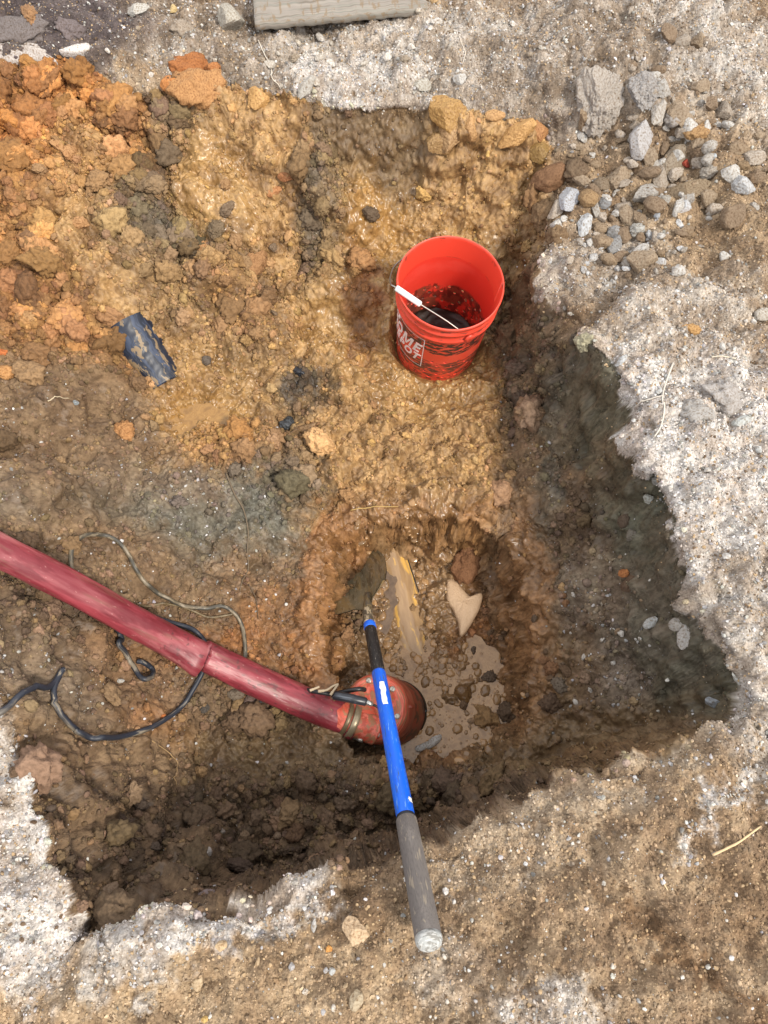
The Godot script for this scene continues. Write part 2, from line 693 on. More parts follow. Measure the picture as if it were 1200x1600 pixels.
	og(-0.594, -2.295, 0.000)
	og(-0.196, -2.235, 0.000)
	og(0.743, -0.853, 0.000)
	og(0.732, -0.399, 0.000)
	sump.append(Vector2(-0.149, -0.843))
	sump.append(Vector2(-0.077, -0.893))
	sump.append(Vector2(0.078, -0.922))
	sump.append(Vector2(0.252, -0.922))
	sump.append(Vector2(0.357, -0.860))
	sump.append(Vector2(0.413, -0.734))
	sump.append(Vector2(0.431, -0.580))
	sump.append(Vector2(0.419, -0.434))
	sump.append(Vector2(0.415, -0.347))
	sump.append(Vector2(0.360, -0.263))
	sump.append(Vector2(0.238, -0.214))
	sump.append(Vector2(0.085, -0.205))
	sump.append(Vector2(-0.051, -0.217))
	sump.append(Vector2(-0.110, -0.280))
	sump.append(Vector2(-0.127, -0.399))
	sump.append(Vector2(-0.164, -0.470))
	sump.append(Vector2(-0.182, -0.580))
	sump.append(Vector2(-0.179, -0.695))
	sump.append(Vector2(-0.167, -0.794))
	run(plan_row, ch)
	for j in ch:
		for i in cw:
			var x := X0 + i * CELL
			var z := Z0 + j * CELL
			var k := clampf((-0.12 - x) / 0.15, 0.0, 1.0) * clampf((z + 1.0) / 0.2, 0.0, 1.0)
			var near := clampf((z + 0.25) / 0.15, 0.0, 1.0) * clampf((x + 0.45) / 0.1, 0.0, 1.0)
			plan.wall[j * cw + i] = lerpf(lerpf(lerpf(0.11, 0.075, clampf((x - 0.3) / 0.1, 0.0, 1.0)), 0.22, k), 0.06, near)
	plan.sd = PackedFloat32Array()
	plan.hin = PackedFloat32Array()
	plan.hout = PackedFloat32Array()
	plan.sump = PackedFloat32Array()
	for r in done:
		plan.sd.append_array(r[0])
		plan.hin.append_array(r[1])
		plan.hout.append_array(r[2])
		plan.sump.append_array(r[3])
	soil("brown", 0.000, -0.929, 5.777, 0.000, 0.000, 2.974, 1.00, 0)
	soil("sand", 0.000, 0.239, 1.014, 0.000, 0.000, 0.129, 1.00, -1)
	soil("sandbrown", 0.467, 0.055, 0.395, -0.092, 0.031, 0.191, 1.00, -1)
	soil("sandbrown", 0.553, 0.234, 0.221, 0.000, -0.019, 0.109, 1.00, -1)
	soil("sand", -0.507, 0.198, 0.282, 0.000, 0.013, 0.085, 1.00, -1)
	soil("greywhite", 0.279, 0.247, 0.100, 0.000, -0.005, 0.056, 0.90, -1)
	soil("sandgrey", 0.374, -0.106, 0.289, -0.081, 0.009, 0.040, 1.00, -1)
	soil("sandgrey", 0.198, 0.002, 0.196, -0.047, 0.015, 0.064, 0.80, -1)
	soil("white", -0.338, 0.119, 0.191, -0.043, 0.012, 0.032, 1.00, -1)
	soil("white", -0.192, 0.073, 0.104, -0.023, 0.010, 0.031, 1.00, -1)
	soil("greywhite", -0.156, 0.038, 0.073, -0.024, 0.010, 0.022, 1.00, -1)
	soil("greywhite", -0.466, 0.179, 0.072, -0.024, 0.021, 0.037, 0.90, -1)
	soil("white", 0.779, -0.790, 0.259, -0.074, 0.022, 0.377, 1.00, -1)
	soil("greywhite", 0.777, -0.401, 0.151, -0.026, -0.006, 0.251, 1.00, -1)
	soil("white", 0.696, -1.110, 0.177, -0.073, 0.029, 0.189, 1.00, -1)
	soil("sandbrown", 0.881, -1.349, 0.296, -0.094, 0.005, 0.176, 0.90, -1)
	soil("greywhite", 0.751, -1.265, 0.201, -0.043, -0.002, 0.117, 0.80, -1)
	soil("greywhite", 0.746, -2.161, 0.597, 0.000, -0.040, 0.294, 1.00, -1)
	soil("greywhite", 0.938, -1.859, 0.225, 0.128, -0.100, 0.229, 1.00, -1)
	soil("sandbrown", 0.744, -1.704, 0.308, -0.000, -0.036, 0.256, 0.90, -1)
	soil("sand", 0.882, -1.608, 0.256, -0.058, -0.005, 0.135, 0.70, -1)
	soil("greywhite", 0.582, -1.463, 0.180, -0.039, 0.003, 0.130, 0.70, -1)
	soil("dirty", 0.490, -2.150, 0.377, 0.000, -0.017, 0.191, 0.70, -1)
	soil("greywhite", 0.194, -2.225, 0.290, 0.000, -0.007, 0.197, 0.80, -1)
	soil("white", -0.077, -2.134, 0.347, 0.000, 0.002, 0.111, 0.80, -1)
	soil("dirty", -0.692, -2.271, 0.455, 0.000, 0.027, 0.229, 1.00, -1)
	soil("purple", -1.003, -2.314, 0.275, 0.000, 0.031, 0.175, 1.00, -1)
	soil("greywhite", -0.606, -2.212, 0.156, 0.000, 0.018, 0.170, 0.90, -1)
	soil("sand", -0.602, -2.361, 0.161, 0.000, 0.009, 0.091, 0.60, -1)
	soil("dirty", -0.315, -2.242, 0.216, 0.000, 0.009, 0.172, 1.00, -1)
	soil("sandgrey", -0.709, -2.079, 0.134, 0.000, 0.014, 0.109, 1.00, -1)
	soil("orange", -0.590, -2.044, 0.944, 0.000, 0.035, 0.341, 1.00, 1)
	soil("orange", -0.948, -1.728, 0.436, 0.000, 0.083, 0.483, 1.00, 1)
	soil("bright", -1.034, -1.904, 0.196, 0.046, 0.012, 0.202, 1.00, 1)
	soil("bright", -0.850, -2.019, 0.049, -0.140, 0.198, 0.170, 0.90, 1)
	soil("orange", -1.069, -1.624, 0.150, -0.000, 0.041, 0.211, 1.00, 1)
	soil("tan", -0.856, -1.828, 0.106, -0.093, 0.127, 0.218, 0.80, 1)
	soil("tan", -0.766, -1.624, 0.249, 0.000, 0.029, 0.214, 1.00, 1)
	soil("orange", -1.075, -1.478, 0.189, 0.000, 0.023, 0.115, 1.00, 1)
	soil("tan", -0.548, -2.069, 0.137, 0.000, 0.013, 0.137, 1.00, 1)
	soil("rust", -0.561, -2.154, 0.116, 0.000, 0.007, 0.073, 1.00, 1)
	soil("orange", -0.686, -1.949, 0.064, -0.129, 0.153, 0.155, 1.00, 1)
	soil("darkclod", -0.619, -1.985, 0.100, 0.000, 0.012, 0.109, 0.70, 1)
	soil("darkclod", -0.514, -1.639, 0.284, 0.127, -0.049, 0.250, 1.00, 1)
	soil("tan", -0.596, -1.539, 0.219, 0.000, 0.015, 0.145, 0.70, 1)
	soil("orange", -0.368, -1.586, 0.184, 0.000, 0.009, 0.149, 0.50, 1)
	soil("tan", -0.280, -1.875, 0.240, 0.000, 0.014, 0.282, 1.00, 1)
	soil("mud", -0.531, -1.883, 0.138, 0.000, 0.013, 0.143, 1.00, 1)
	soil("orange", -0.157, -1.972, 0.138, 0.000, 0.004, 0.160, 0.50, 1)
	soil("tan", -0.331, -2.005, 0.117, 0.000, 0.008, 0.134, 1.00, 1)
	soil("mud", -0.080, -1.893, 0.140, 0.000, 0.003, 0.183, 1.00, 1)
	soil("darkclod", -0.182, -1.820, 0.080, 0.018, -0.023, 0.227, 0.80, 1)
	soil("mud", 0.061, -1.773, 0.205, -0.000, -0.003, 0.327, 1.00, 1)
	soil("mudflat", 0.101, -1.885, 0.182, 0.000, -0.003, 0.184, 0.90, 1)
	soil("tan", 0.277, -1.910, 0.178, 0.000, -0.011, 0.233, 1.00, 1)
	soil("mud", 0.321, -1.830, 0.140, 0.000, -0.007, 0.130, 1.00, 1)
	soil("tan", 0.345, -1.922, 0.172, 0.000, -0.008, 0.130, 1.00, 1)
	soil("olive", 0.039, -1.986, 0.116, 0.000, -0.001, 0.107, 1.00, 1)
	soil("olive", -0.077, -2.002, 0.116, 0.000, 0.001, 0.065, 1.00, 1)
	soil("mud", -0.083, -1.451, 0.269, 0.000, 0.004, 0.262, 1.00, 1)
	soil("rust", -0.061, -1.567, 0.052, -0.011, 0.030, 0.193, 1.00, 1)
	soil("mud", 0.185, -1.406, 0.247, 0.000, -0.007, 0.213, 1.00, 1)
	soil("tan", -0.261, -1.335, 0.161, 0.000, 0.006, 0.139, 0.70, 1)
	soil("mud", -0.534, -1.314, 0.178, 0.000, 0.013, 0.137, 0.80, 1)
	soil("mudflat", -0.545, -1.188, 0.156, 0.000, 0.009, 0.089, 1.00, 1)
	soil("black", -0.240, -1.273, 0.080, 0.000, 0.006, 0.137, 0.80, 1)
	soil("tan", -0.584, -1.047, 0.132, 0.000, 0.009, 0.084, 0.70, 1)
	soil("tan", -0.078, -1.122, 0.254, 0.000, 0.003, 0.193, 1.00, 1)
	soil("tan", 0.236, -1.146, 0.216, 0.000, -0.010, 0.237, 1.00, 1)
	soil("mud", 0.204, -1.318, 0.204, 0.000, -0.004, 0.117, 0.80, 1)
	soil("tan", 0.077, -1.040, 0.213, 0.000, -0.002, 0.127, 1.00, 1)
	soil("orange", -0.421, -1.099, 0.153, 0.000, 0.006, 0.086, 0.50, 1)
	soil("brown", -0.894, -1.102, 0.228, 0.000, 0.034, 0.196, 1.00, 1)
	soil("greybrown", -0.849, -0.816, 0.157, 0.000, 0.019, 0.102, 1.00, 1)
	soil("brown", -0.766, -0.884, 0.204, 0.000, 0.017, 0.111, 1.00, 1)
	soil("brown", -0.781, -1.180, 0.095, 0.000, 0.012, 0.087, 1.00, 1)
	soil("greybrown", -0.482, -0.929, 0.278, -0.000, 0.009, 0.100, 1.00, 1)
	soil("greygreen", -0.547, -0.797, 0.237, -0.000, 0.012, 0.115, 0.85, 1)
	soil("greygreen", -0.319, -0.905, 0.131, 0.000, 0.008, 0.140, 1.00, 1)
	soil("greygreen", -0.319, -0.802, 0.094, 0.000, 0.005, 0.079, 0.70, 1)
	soil("darkclod", -0.270, -1.035, 0.096, -0.000, 0.005, 0.106, 0.60, 1)
	soil("rust", -0.349, -0.667, 0.202, 0.000, 0.011, 0.167, 0.45, 1)
	soil("rust", -0.325, -0.541, 0.162, 0.000, 0.008, 0.126, 0.35, 1)
	soil("rust", -0.476, -0.529, 0.141, 0.000, 0.007, 0.071, 0.80, 1)
	soil("brown", -0.532, -0.629, 0.106, 0.000, 0.006, 0.055, 1.00, 1)
	soil("brown", -0.694, -0.708, 0.152, 0.000, 0.017, 0.123, 1.00, 1)
	soil("dark", -0.800, -0.552, 0.089, 0.000, 0.028, 0.150, 0.80, 1)
	soil("dark", -0.735, -0.459, 0.122, 0.000, 0.025, 0.151, 0.60, 1)
	soil("brown", -0.742, -0.304, 0.112, 0.000, 0.022, 0.121, 1.00, 1)
	soil("specky", -0.641, -0.372, 0.164, 0.000, 0.013, 0.096, 0.60, 1)
	soil("rust", -0.626, -0.430, 0.102, 0.000, 0.015, 0.116, 0.40, 1)
	soil("rust", -0.559, -0.306, 0.102, -0.000, 0.006, 0.049, 0.60, 1)
	soil("olive", -0.295, -0.250, 0.259, 0.022, -0.003, 0.098, 1.00, 1)
	soil("dark", -0.403, -0.349, 0.158, 0.000, 0.004, 0.051, 0.70, 1)
	soil("brown", -0.600, -0.134, 0.225, 0.000, 0.017, 0.124, 1.00, 1)
	soil("brown", -0.609, 0.002, 0.101, 0.000, 0.022, 0.134, 1.00, 1)
	soil("dark", -0.427, -0.026, 0.316, 0.000, 0.014, 0.155, 1.00, 1)
	soil("dark", -0.136, -0.090, 0.255, 0.000, 0.003, 0.124, 0.90, 1)
	soil("dark", -0.307, -0.121, 0.273, -0.000, 0.004, 0.063, 0.60, 1)
	soil("rust", -0.181, -0.641, 0.069, 0.000, 0.009, 0.262, 1.00, 1)
	soil("rust", -0.198, -0.491, 0.090, -0.000, 0.003, 0.089, 1.00, 1)
	soil("rust", -0.063, -0.893, 0.188, 0.000, 0.001, 0.110, 0.60, 1)
	soil("tan", 0.000, -0.929, 0.270, 0.000, 0.000, 0.075, 0.60, 1)
	soil("mudbrown", 0.040, -0.675, 0.201, 0.000, -0.002, 0.295, 1.00, 1)
	soil("dark", -0.100, -0.730, 0.080, -0.000, 0.002, 0.143, 0.60, 1)
	soil("mudbrown", 0.186, -0.865, 0.103, 0.000, -0.004, 0.129, 1.00, 1)
	soil("rust", 0.309, -0.842, 0.144, 0.000, -0.007, 0.128, 1.00, 1)
	soil("rust", 0.385, -0.700, 0.122, 0.000, -0.013, 0.203, 1.00, 1)
	soil("mudbrown", 0.202, -0.678, 0.061, -0.000, -0.008, 0.240, 1.00, 1)
	soil("rust", 0.321, -0.565, 0.161, 0.000, -0.005, 0.100, 0.80, 1)
	soil("mudflat", 0.175, -0.405, 0.214, 0.000, -0.005, 0.149, 0.00, 1)
	soil("mudbrown", 0.175, -0.405, 0.195, 0.000, -0.005, 0.149, 1.00, 1)
	soil("rust", 0.397, -0.450, 0.139, 0.000, -0.011, 0.153, 0.60, 1)
	soil("dark", 0.354, -0.392, 0.138, 0.000, -0.007, 0.113, 0.70, 1)
	soil("tan", 0.345, -0.924, 0.172, 0.000, -0.006, 0.103, 0.60, 1)
	soil("brown", 0.440, -0.801, 0.128, 0.000, -0.017, 0.208, 1.00, 1)
	soil("brown", 0.512, -0.625, 0.141, -0.000, -0.026, 0.261, 1.00, 1)
	soil("greybrown", 0.599, -0.620, 0.117, -0.032, 0.026, 0.194, 1.00, 1)
	soil("brown", 0.599, -0.407, 0.150, 0.000, -0.020, 0.160, 0.90, 1)
	soil("specky", 0.658, -0.459, 0.093, -0.016, 0.004, 0.163, 1.00, 1)
	soil("specky", 0.671, -0.340, 0.109, 0.000, -0.011, 0.076, 0.80, 1)
	soil("dark", 0.443, -1.562, 0.096, 0.000, -0.022, 0.278, 0.70, 1)
	soil("tan", 0.450, -1.784, 0.078, 0.000, -0.016, 0.201, 0.70, 1)
	soil("dark", 0.474, -1.247, 0.091, -0.000, -0.022, 0.249, 0.80, 1)
	soil("brown", 0.450, -1.110, 0.094, 0.000, -0.015, 0.187, 1.00, 1)
	soil("brown", 0.526, -1.102, 0.106, -0.021, 0.011, 0.230, 1.00, 1)
	soil("dark", 0.491, -1.281, 0.068, 0.000, -0.012, 0.122, 0.70, 1)
	soil("darkclod", 0.476, -1.270, 0.106, 0.000, -0.012, 0.125, 0.50, 1)
	soil("dark", 0.559, -0.894, 0.084, -0.033, 0.033, 0.155, 0.60, 1)
	soil("greygreen", 0.480, -1.008, 0.030, 0.000, -0.021, 0.238, 0.60, 1)
	soil("olive", 0.483, -0.280, 0.226, -0.038, 0.006, 0.065, 1.00, 1)
	soil("olive", 0.461, -0.402, 0.053, 0.005, -0.030, 0.169, 0.80, 1)
	soil("rust", 0.229, -0.240, 0.248, 0.000, -0.002, 0.047, 0.50, 1)
	soil("dark", 0.173, -0.155, 0.296, -0.024, 0.003, 0.058, 0.80, 1)
	soil("olive", 0.347, -0.234, 0.121, 0.000, -0.003, 0.049, 1.00, 1)
	soil("wallgreen", 0.567, -1.072, 0.042, -0.017, 0.035, 0.189, 0.85, 1)
	soil("wallgreen", 0.634, -0.795, 0.046, -0.019, 0.056, 0.253, 0.90, 1)
	soil("wallgreen", 0.679, -0.509, 0.041, -0.012, 0.025, 0.199, 0.90, 1)
	soil("wallgreen", 0.720, -0.330, 0.033, -0.011, 0.018, 0.099, 0.90, 1)
	soil("clay_wet", -0.181, -0.641, 0.050, 0.000, 0.009, 0.280, 0.90, 1)
	soil("clay_wet", 0.080, -0.923, 0.260, 0.000, -0.001, 0.043, 0.60, 1)
	soil("clay_wet", 0.415, -0.719, 0.067, -0.010, 0.014, 0.216, 0.75, 1)
	soil("clay_wet", 0.377, -0.432, 0.099, 0.000, -0.009, 0.134, 0.60, 1)
	soil("clay_wet", -0.117, -0.868, 0.078, 0.000, 0.002, 0.083, 1.00, 1)
	soil("white", 0.640, -0.114, 0.077, -0.050, 0.008, 0.012, 1.00, -1)
	soil("white", 0.564, -0.047, 0.014, 0.002, -0.014, 0.039, 0.90, -1)
	soil("earth", 0.500, 0.127, 0.127, 0.106, -0.015, 0.014, 0.80, -1)
	soil("earth", 0.575, 0.194, 0.090, 0.069, -0.013, 0.012, 0.80, -1)
	soil("earth", 0.631, 0.054, 0.069, -0.000, -0.011, 0.061, 0.50, -1)
	soil("greywhite", 0.104, 0.182, 0.069, 0.000, -0.002, 0.059, 0.40, -1)
	soil("dirty", -0.699, -2.340, 0.599, -0.000, 0.018, 0.149, 1.00, -1)
	soil("purple", -1.008, -2.344, 0.277, 0.000, 0.026, 0.148, 1.00, -1)
	soil("greywhite", -0.603, -2.192, 0.117, 0.000, 0.010, 0.097, 0.80, -1)
	soil("sandgrey", -0.728, -2.097, 0.115, -0.000, 0.011, 0.083, 0.80, -1)
	soil("dirty", -0.318, -2.301, 0.238, 0.000, 0.010, 0.175, 1.00, -1)
	soil("greywhite", -0.039, -2.192, 0.331, 0.000, 0.001, 0.136, 1.00, -1)
	soil("white", -0.077, -2.134, 0.231, 0.000, 0.001, 0.084, 0.80, -1)
	soil("greywhite", 0.268, -2.158, 0.307, 0.000, -0.007, 0.155, 1.00, -1)
	soil("dirty", 0.488, -2.121, 0.300, 0.000, -0.015, 0.163, 0.60, -1)
	soil("white", -0.712, -0.088, 0.051, -0.011, 0.103, 0.241, 1.00, -1)
	soil("white", -0.642, 0.109, 0.070, 0.000, 0.021, 0.110, 1.00, -1)
	soil("white", -0.830, -0.401, 0.052, -0.008, 0.089, 0.253, 1.00, -1)
	soil("greywhite", -0.901, -0.625, 0.060, -0.009, 0.056, 0.161, 1.00, -1)
	for n in plan:
		enlarge(n)
	var C := FastNoiseLite.TYPE_CELLULAR
	var S := FastNoiseLite.TYPE_SIMPLEX_SMOOTH
	grain("broad", S, 0.22, 3, 0.0, 0, 11)
	grain("rag", S, 0.07, 4, 0.0, 0, 12)
	grain("rag2", S, 0.07, 4, 0.0, 0, 13)
	grain("big", C, 0.08, 1, 0.05, FastNoiseLite.RETURN_DISTANCE, 14)
	grain("mid", C, 0.026, 1, 0.014, FastNoiseLite.RETURN_DISTANCE, 15)
	grain("small", C, 0.0105, 1, 0.006, FastNoiseLite.RETURN_DISTANCE, 16)
	grain("cell", C, 0.012, 1, 0.007, FastNoiseLite.RETURN_CELL_VALUE, 17)
	grain("fbm", S, 0.16, 6, 0.0, 0, 18)
	grain("ridge", S, 0.05, 3, 0.01, 0, 19, FastNoiseLite.FRACTAL_RIDGED)
	grain("tone", S, 0.10, 5, 0.04, 0, 20)
	grain("speck", C, 0.008, 1, 0.004, FastNoiseLite.RETURN_CELL_VALUE, 21)
	grain("blob", S, 0.045, 3, 0.012, 0, 22)
	for f in [deep_cell, deep_fine]:
		f.noise_type = FastNoiseLite.TYPE_CELLULAR
		f.cellular_return_type = FastNoiseLite.RETURN_DISTANCE
		f.fractal_type = FastNoiseLite.FRACTAL_NONE
		f.domain_warp_enabled = true
		f.domain_warp_amplitude = 0.02
		f.domain_warp_frequency = 14.0
	deep_cell.frequency = 1.0 / 0.07
	deep_fine.frequency = 1.0 / 0.022
	deep_swell.noise_type = FastNoiseLite.TYPE_SIMPLEX_SMOOTH
	deep_swell.frequency = 1.0 / 0.14
	deep_swell.fractal_octaves = 5
	carves = [[0.169, -1.497, 0.155, -0.493], [0.017, -0.372, 0.11, -0.737]]
	clear_of = [Vector3(0.169, 0.130, -1.497), Vector3(0.253, 0.055, -0.712), Vector3(-0.799, 0.034, -1.475), Vector3(-0.747, 0.034, -1.409), Vector3(-0.693, 0.034, -1.340), Vector3(0.012, 0.035, -0.874), Vector3(0.036, 0.035, -0.787), Vector3(0.060, 0.035, -0.699), Vector3(0.084, 0.035, -0.612), Vector3(0.108, 0.035, -0.524), Vector3(0.172, 0.130, -0.397)]
	run(base_band, BANDS)
	base_h = PackedFloat32Array()
	for r in done:
		base_h.append_array(r)
	run(soil_band, BANDS)
	for r in done:
		pos.append_array(r[0])
		col.append_array(r[1])
		kind_of.append_array(r[2])
	run(mesh_band, BANDS)
	var sand := noise_texture(C, 0.09, 1, 1024, false, 6.0, FastNoiseLite.RETURN_CELL_VALUE, 31, ramp_of([[0.0, Color(0.62, 0.6, 0.58)], [0.3, Color(0.8, 0.78, 0.75)], [0.75, Color(0.93, 0.92, 0.9)], [1.0, Color(1, 1, 1)]]))
	var earth := noise_texture(S, 0.02, 5, 1024, false, 6.0, 0, 32, ramp_of([[0.25, Color(0.74, 0.72, 0.7)], [0.5, Color(0.9, 0.9, 0.89)], [0.75, Color(1, 1, 1)]]))
	var lumps := noise_texture(C, 0.05, 3, 1024, false, 6.0, FastNoiseLite.RETURN_DISTANCE, 33)
	var swirl := noise_texture(S, 0.012, 5, 1024, false, 6.0, 0, 34)
	var grit := noise_texture(C, 0.10, 2, 1024, true, 5.0, FastNoiseLite.RETURN_DISTANCE, 35)
	var mats := [
		soil_material(0.9, earth, lumps, -0.35, grit, 0.5, 0.36),
		soil_material(0.6, earth, lumps, -0.14, grit, 0.15, 0.36),
		soil_material(0.32, earth, swirl, 0.13, null, 0.0, 0.3),
		soil_material(0.95, sand, lumps, -0.3, grit, 0.8, 0.3),
		soil_material(0.85, sand, lumps, -0.25, grit, 0.5, 0.3),
		soil_material(0.6, earth, lumps, -0.2, grit, 0.4, 0.3)]
	var names := ["crumbly_pit_soil", "damp_pit_soil", "wet_mud", "sandy_ground", "brown_ground", "damp_ground"]
	for kind in 6:
		var am := ArrayMesh.new()
		for b in BANDS:
			var r: Array = done[b][kind]
			if r[3].is_empty():
				continue
			var arr := []
			arr.resize(Mesh.ARRAY_MAX)
			arr[Mesh.ARRAY_VERTEX] = r[0]
			arr[Mesh.ARRAY_NORMAL] = r[1]
			arr[Mesh.ARRAY_COLOR] = r[2]
			arr[Mesh.ARRAY_INDEX] = r[3]
			am.add_surface_from_arrays(Mesh.PRIMITIVE_TRIANGLES, arr)
		if am.get_surface_count():
			structure(names[kind], am, mats[kind])
	done.clear()
	# the ground goes on to the horizon
	var far := ArrayMesh.new()
	var xs := [-250.0, X0 + 0.02, X1 - 0.02, 250.0]
	var zs := [-250.0, Z0 + 0.02, Z1 - 0.02, 250.0]
	for j in 3:
		for i in 3:
			if i == 1 and j == 1:
				continue
			var q := [Vector3(xs[i], -0.03, zs[j]), Vector3(xs[i + 1], -0.03, zs[j]), Vector3(xs[i + 1], -0.03, zs[j + 1]), Vector3(xs[i], -0.03, zs[j + 1])]
			var st := SurfaceTool.new()
			st.begin(Mesh.PRIMITIVE_TRIANGLES)
			for k in [0, 1, 2, 0, 2, 3]:
				st.set_normal(Vector3.UP)
				st.set_color(lin(140, 118, 92))
				st.add_vertex(q[k])
			st.commit(far)
	structure("ground", far, mats[4])



func icosphere(level: int) -> Array:
	# unit directions and triangles
	var p := (1.0 + sqrt(5.0)) / 2.0
	var v: Array[Vector3] = []
	for s in [-1.0, 1.0]:
		for q in [-p, p]:
			v.append(Vector3(s, q, 0).normalized())
			v.append(Vector3(0, s, q).normalized())
			v.append(Vector3(q, 0, s).normalized())
	var f: Array = []
	for a in 12:
		for b in range(a + 1, 12):
			for c in range(b + 1, 12):
				if v[a].distance_to(v[b]) < 1.1 and v[b].distance_to(v[c]) < 1.1 and v[a].distance_to(v[c]) < 1.1:
					f.append([a, b, c])
	for n in level:
		var mids := {}
		var g: Array = []
		for t in f:
			var m := []
			for e in 3:
				var lo: int = mini(t[e], t[(e + 1) % 3])
				var hi: int = maxi(t[e], t[(e + 1) % 3])
				var key := lo * 100000 + hi
				if not mids.has(key):
					mids[key] = v.size()
					v.append((v[lo] + v[hi]).normalized())
				m.append(mids[key])
			g.append([t[0], m[0], m[2]])
			g.append([t[1], m[1], m[0]])
			g.append([t[2], m[2], m[1]])
			g.append([m[0], m[1], m[2]])
		f = g
	return [v, f]


func lump(seed_: int, level: int, angular: float, rough: float, freq := 2.0, squash := Vector3.ONE, flat := false, planes := 13) -> ArrayMesh:
	# a stone or clod of about unit radius: planes cut it where it is angular, noise roughens it
	var r := RandomNumberGenerator.new()
	r.seed = seed_ * 977 + 5
	var f := FastNoiseLite.new()
	f.seed = seed_
	f.frequency = freq * 0.5
	f.fractal_octaves = 3
	f.noise_type = FastNoiseLite.TYPE_SIMPLEX_SMOOTH
	var cuts: Array = []
	for k in planes + 4:
		var n := Vector3(r.randf_range(-1, 1), r.randf_range(-1, 1), r.randf_range(-1, 1)).normalized()
		cuts.append([n, r.randf_range(0.62, 0.90)])
	var ico: Array = icosphere(level)
	var vs := PackedVector3Array()
	for d in ico[0]:
		var rad := 1.0 + 0.4 * angular
		for c in cuts:
			var k: float = d.dot(c[0])
			if k > 0.05:
				rad = minf(rad, c[1] / k)
		rad = lerpf(0.85, rad, angular)
		rad += rough * 0.8 * f.get_noise_3dv(d * 2.0) - rough * 0.55 * absf(f.get_noise_3dv(d * 3.1 + Vector3(9, 0, 0)))
		vs.append(d * rad * squash)
	var st := SurfaceTool.new()
	st.begin(Mesh.PRIMITIVE_TRIANGLES)
	st.set_smooth_group(-1 if flat else 0)
	if flat:
		for t in ico[1]:
			for k in tri_order(vs, t):
				st.add_vertex(vs[k])
	else:
		for q in vs:
			st.add_vertex(q)
		for t in ico[1]:
			for k in tri_order(vs, t):
				st.add_index(k)
	st.generate_normals()
	return st.commit()


func tri_order(vs: PackedVector3Array, t: Array) -> Array:
	# front faces run clockwise seen from outside
	var a := vs[t[0]]
	if (vs[t[1]] - a).cross(vs[t[2]] - a).dot(a) > 0.0:
		return [t[0], t[2], t[1]]
	return t


func tinted(rough: float, albedo: Texture2D, bump: Texture2D, bump_cm: float, tile: float) -> StandardMaterial3D:
	var m := soil_material(rough, albedo, bump, bump_cm, null, 0.0, tile)
	return m


func scatter(called: String, meshes: Array, mat: Material, count: int, small: float, large: float, skew: float, weight: Callable, tint: Callable, sink := 0.25) -> void:
	# countless crumbs: each lies on the soil at a random place that weight() accepts
	var places: Array = []
	var tints: Array = []
	for k in meshes.size():
		places.append([])
		tints.append([])
	var got := 0
	var tries := 0
	while got < count and tries < count * 12:
		tries += 1
		var i := rng.randi_range(4, nx - 5)
		var j := rng.randi_range(4, nz - 5)
		var at := j * nx + i
		var w: float = weight.call(at)
		if rng.randf() > w:
			continue
		var blocked := false
		for q in clear_of:
			if (pos[at].x - q.x) * (pos[at].x - q.x) + (pos[at].z - q.z) * (pos[at].z - q.z) < q.y * q.y:
				blocked = true
		if blocked:
			continue
		got += 1
		var s := small * pow(large / small, pow(rng.randf(), skew))
		var n := (pos[at + nx] - pos[at - nx]).cross(pos[at + 1] - pos[at - 1]).normalized()
		var b := Basis(Quaternion(Vector3.UP, n)) if n.y > -0.99 else Basis()
		b = b * Basis.from_euler(Vector3(rng.randf_range(-0.5, 0.5), rng.randf_range(0, TAU), rng.randf_range(-0.5, 0.5)))
		b = b.scaled_local(Vector3(s * rng.randf_range(0.8, 1.25), s * rng.randf_range(0.55, 0.95), s * rng.randf_range(0.8, 1.25)))
		var m := rng.randi_range(0, meshes.size() - 1)
		places[m].append(Transform3D(b, pos[at] + n * s * (0.55 - sink)))
		tints[m].append(tint.call(at))
	for m in meshes.size():
		var mm := MultiMesh.new()
		mm.transform_format = MultiMesh.TRANSFORM_3D
		mm.use_colors = true
		mm.mesh = meshes[m]
		mm.instance_count = places[m].size()
		for k in places[m].size():
			mm.set_instance_transform(k, places[m][k])
			mm.set_instance_color(k, tints[m][k])
		var o := MultiMeshInstance3D.new()
		o.name = called if m == 0 else "%s_%03d" % [called, m]
		o.multimesh = mm
		o.material_override = mat
		o.set_meta("kind", "stuff")
		add_child(o, true)


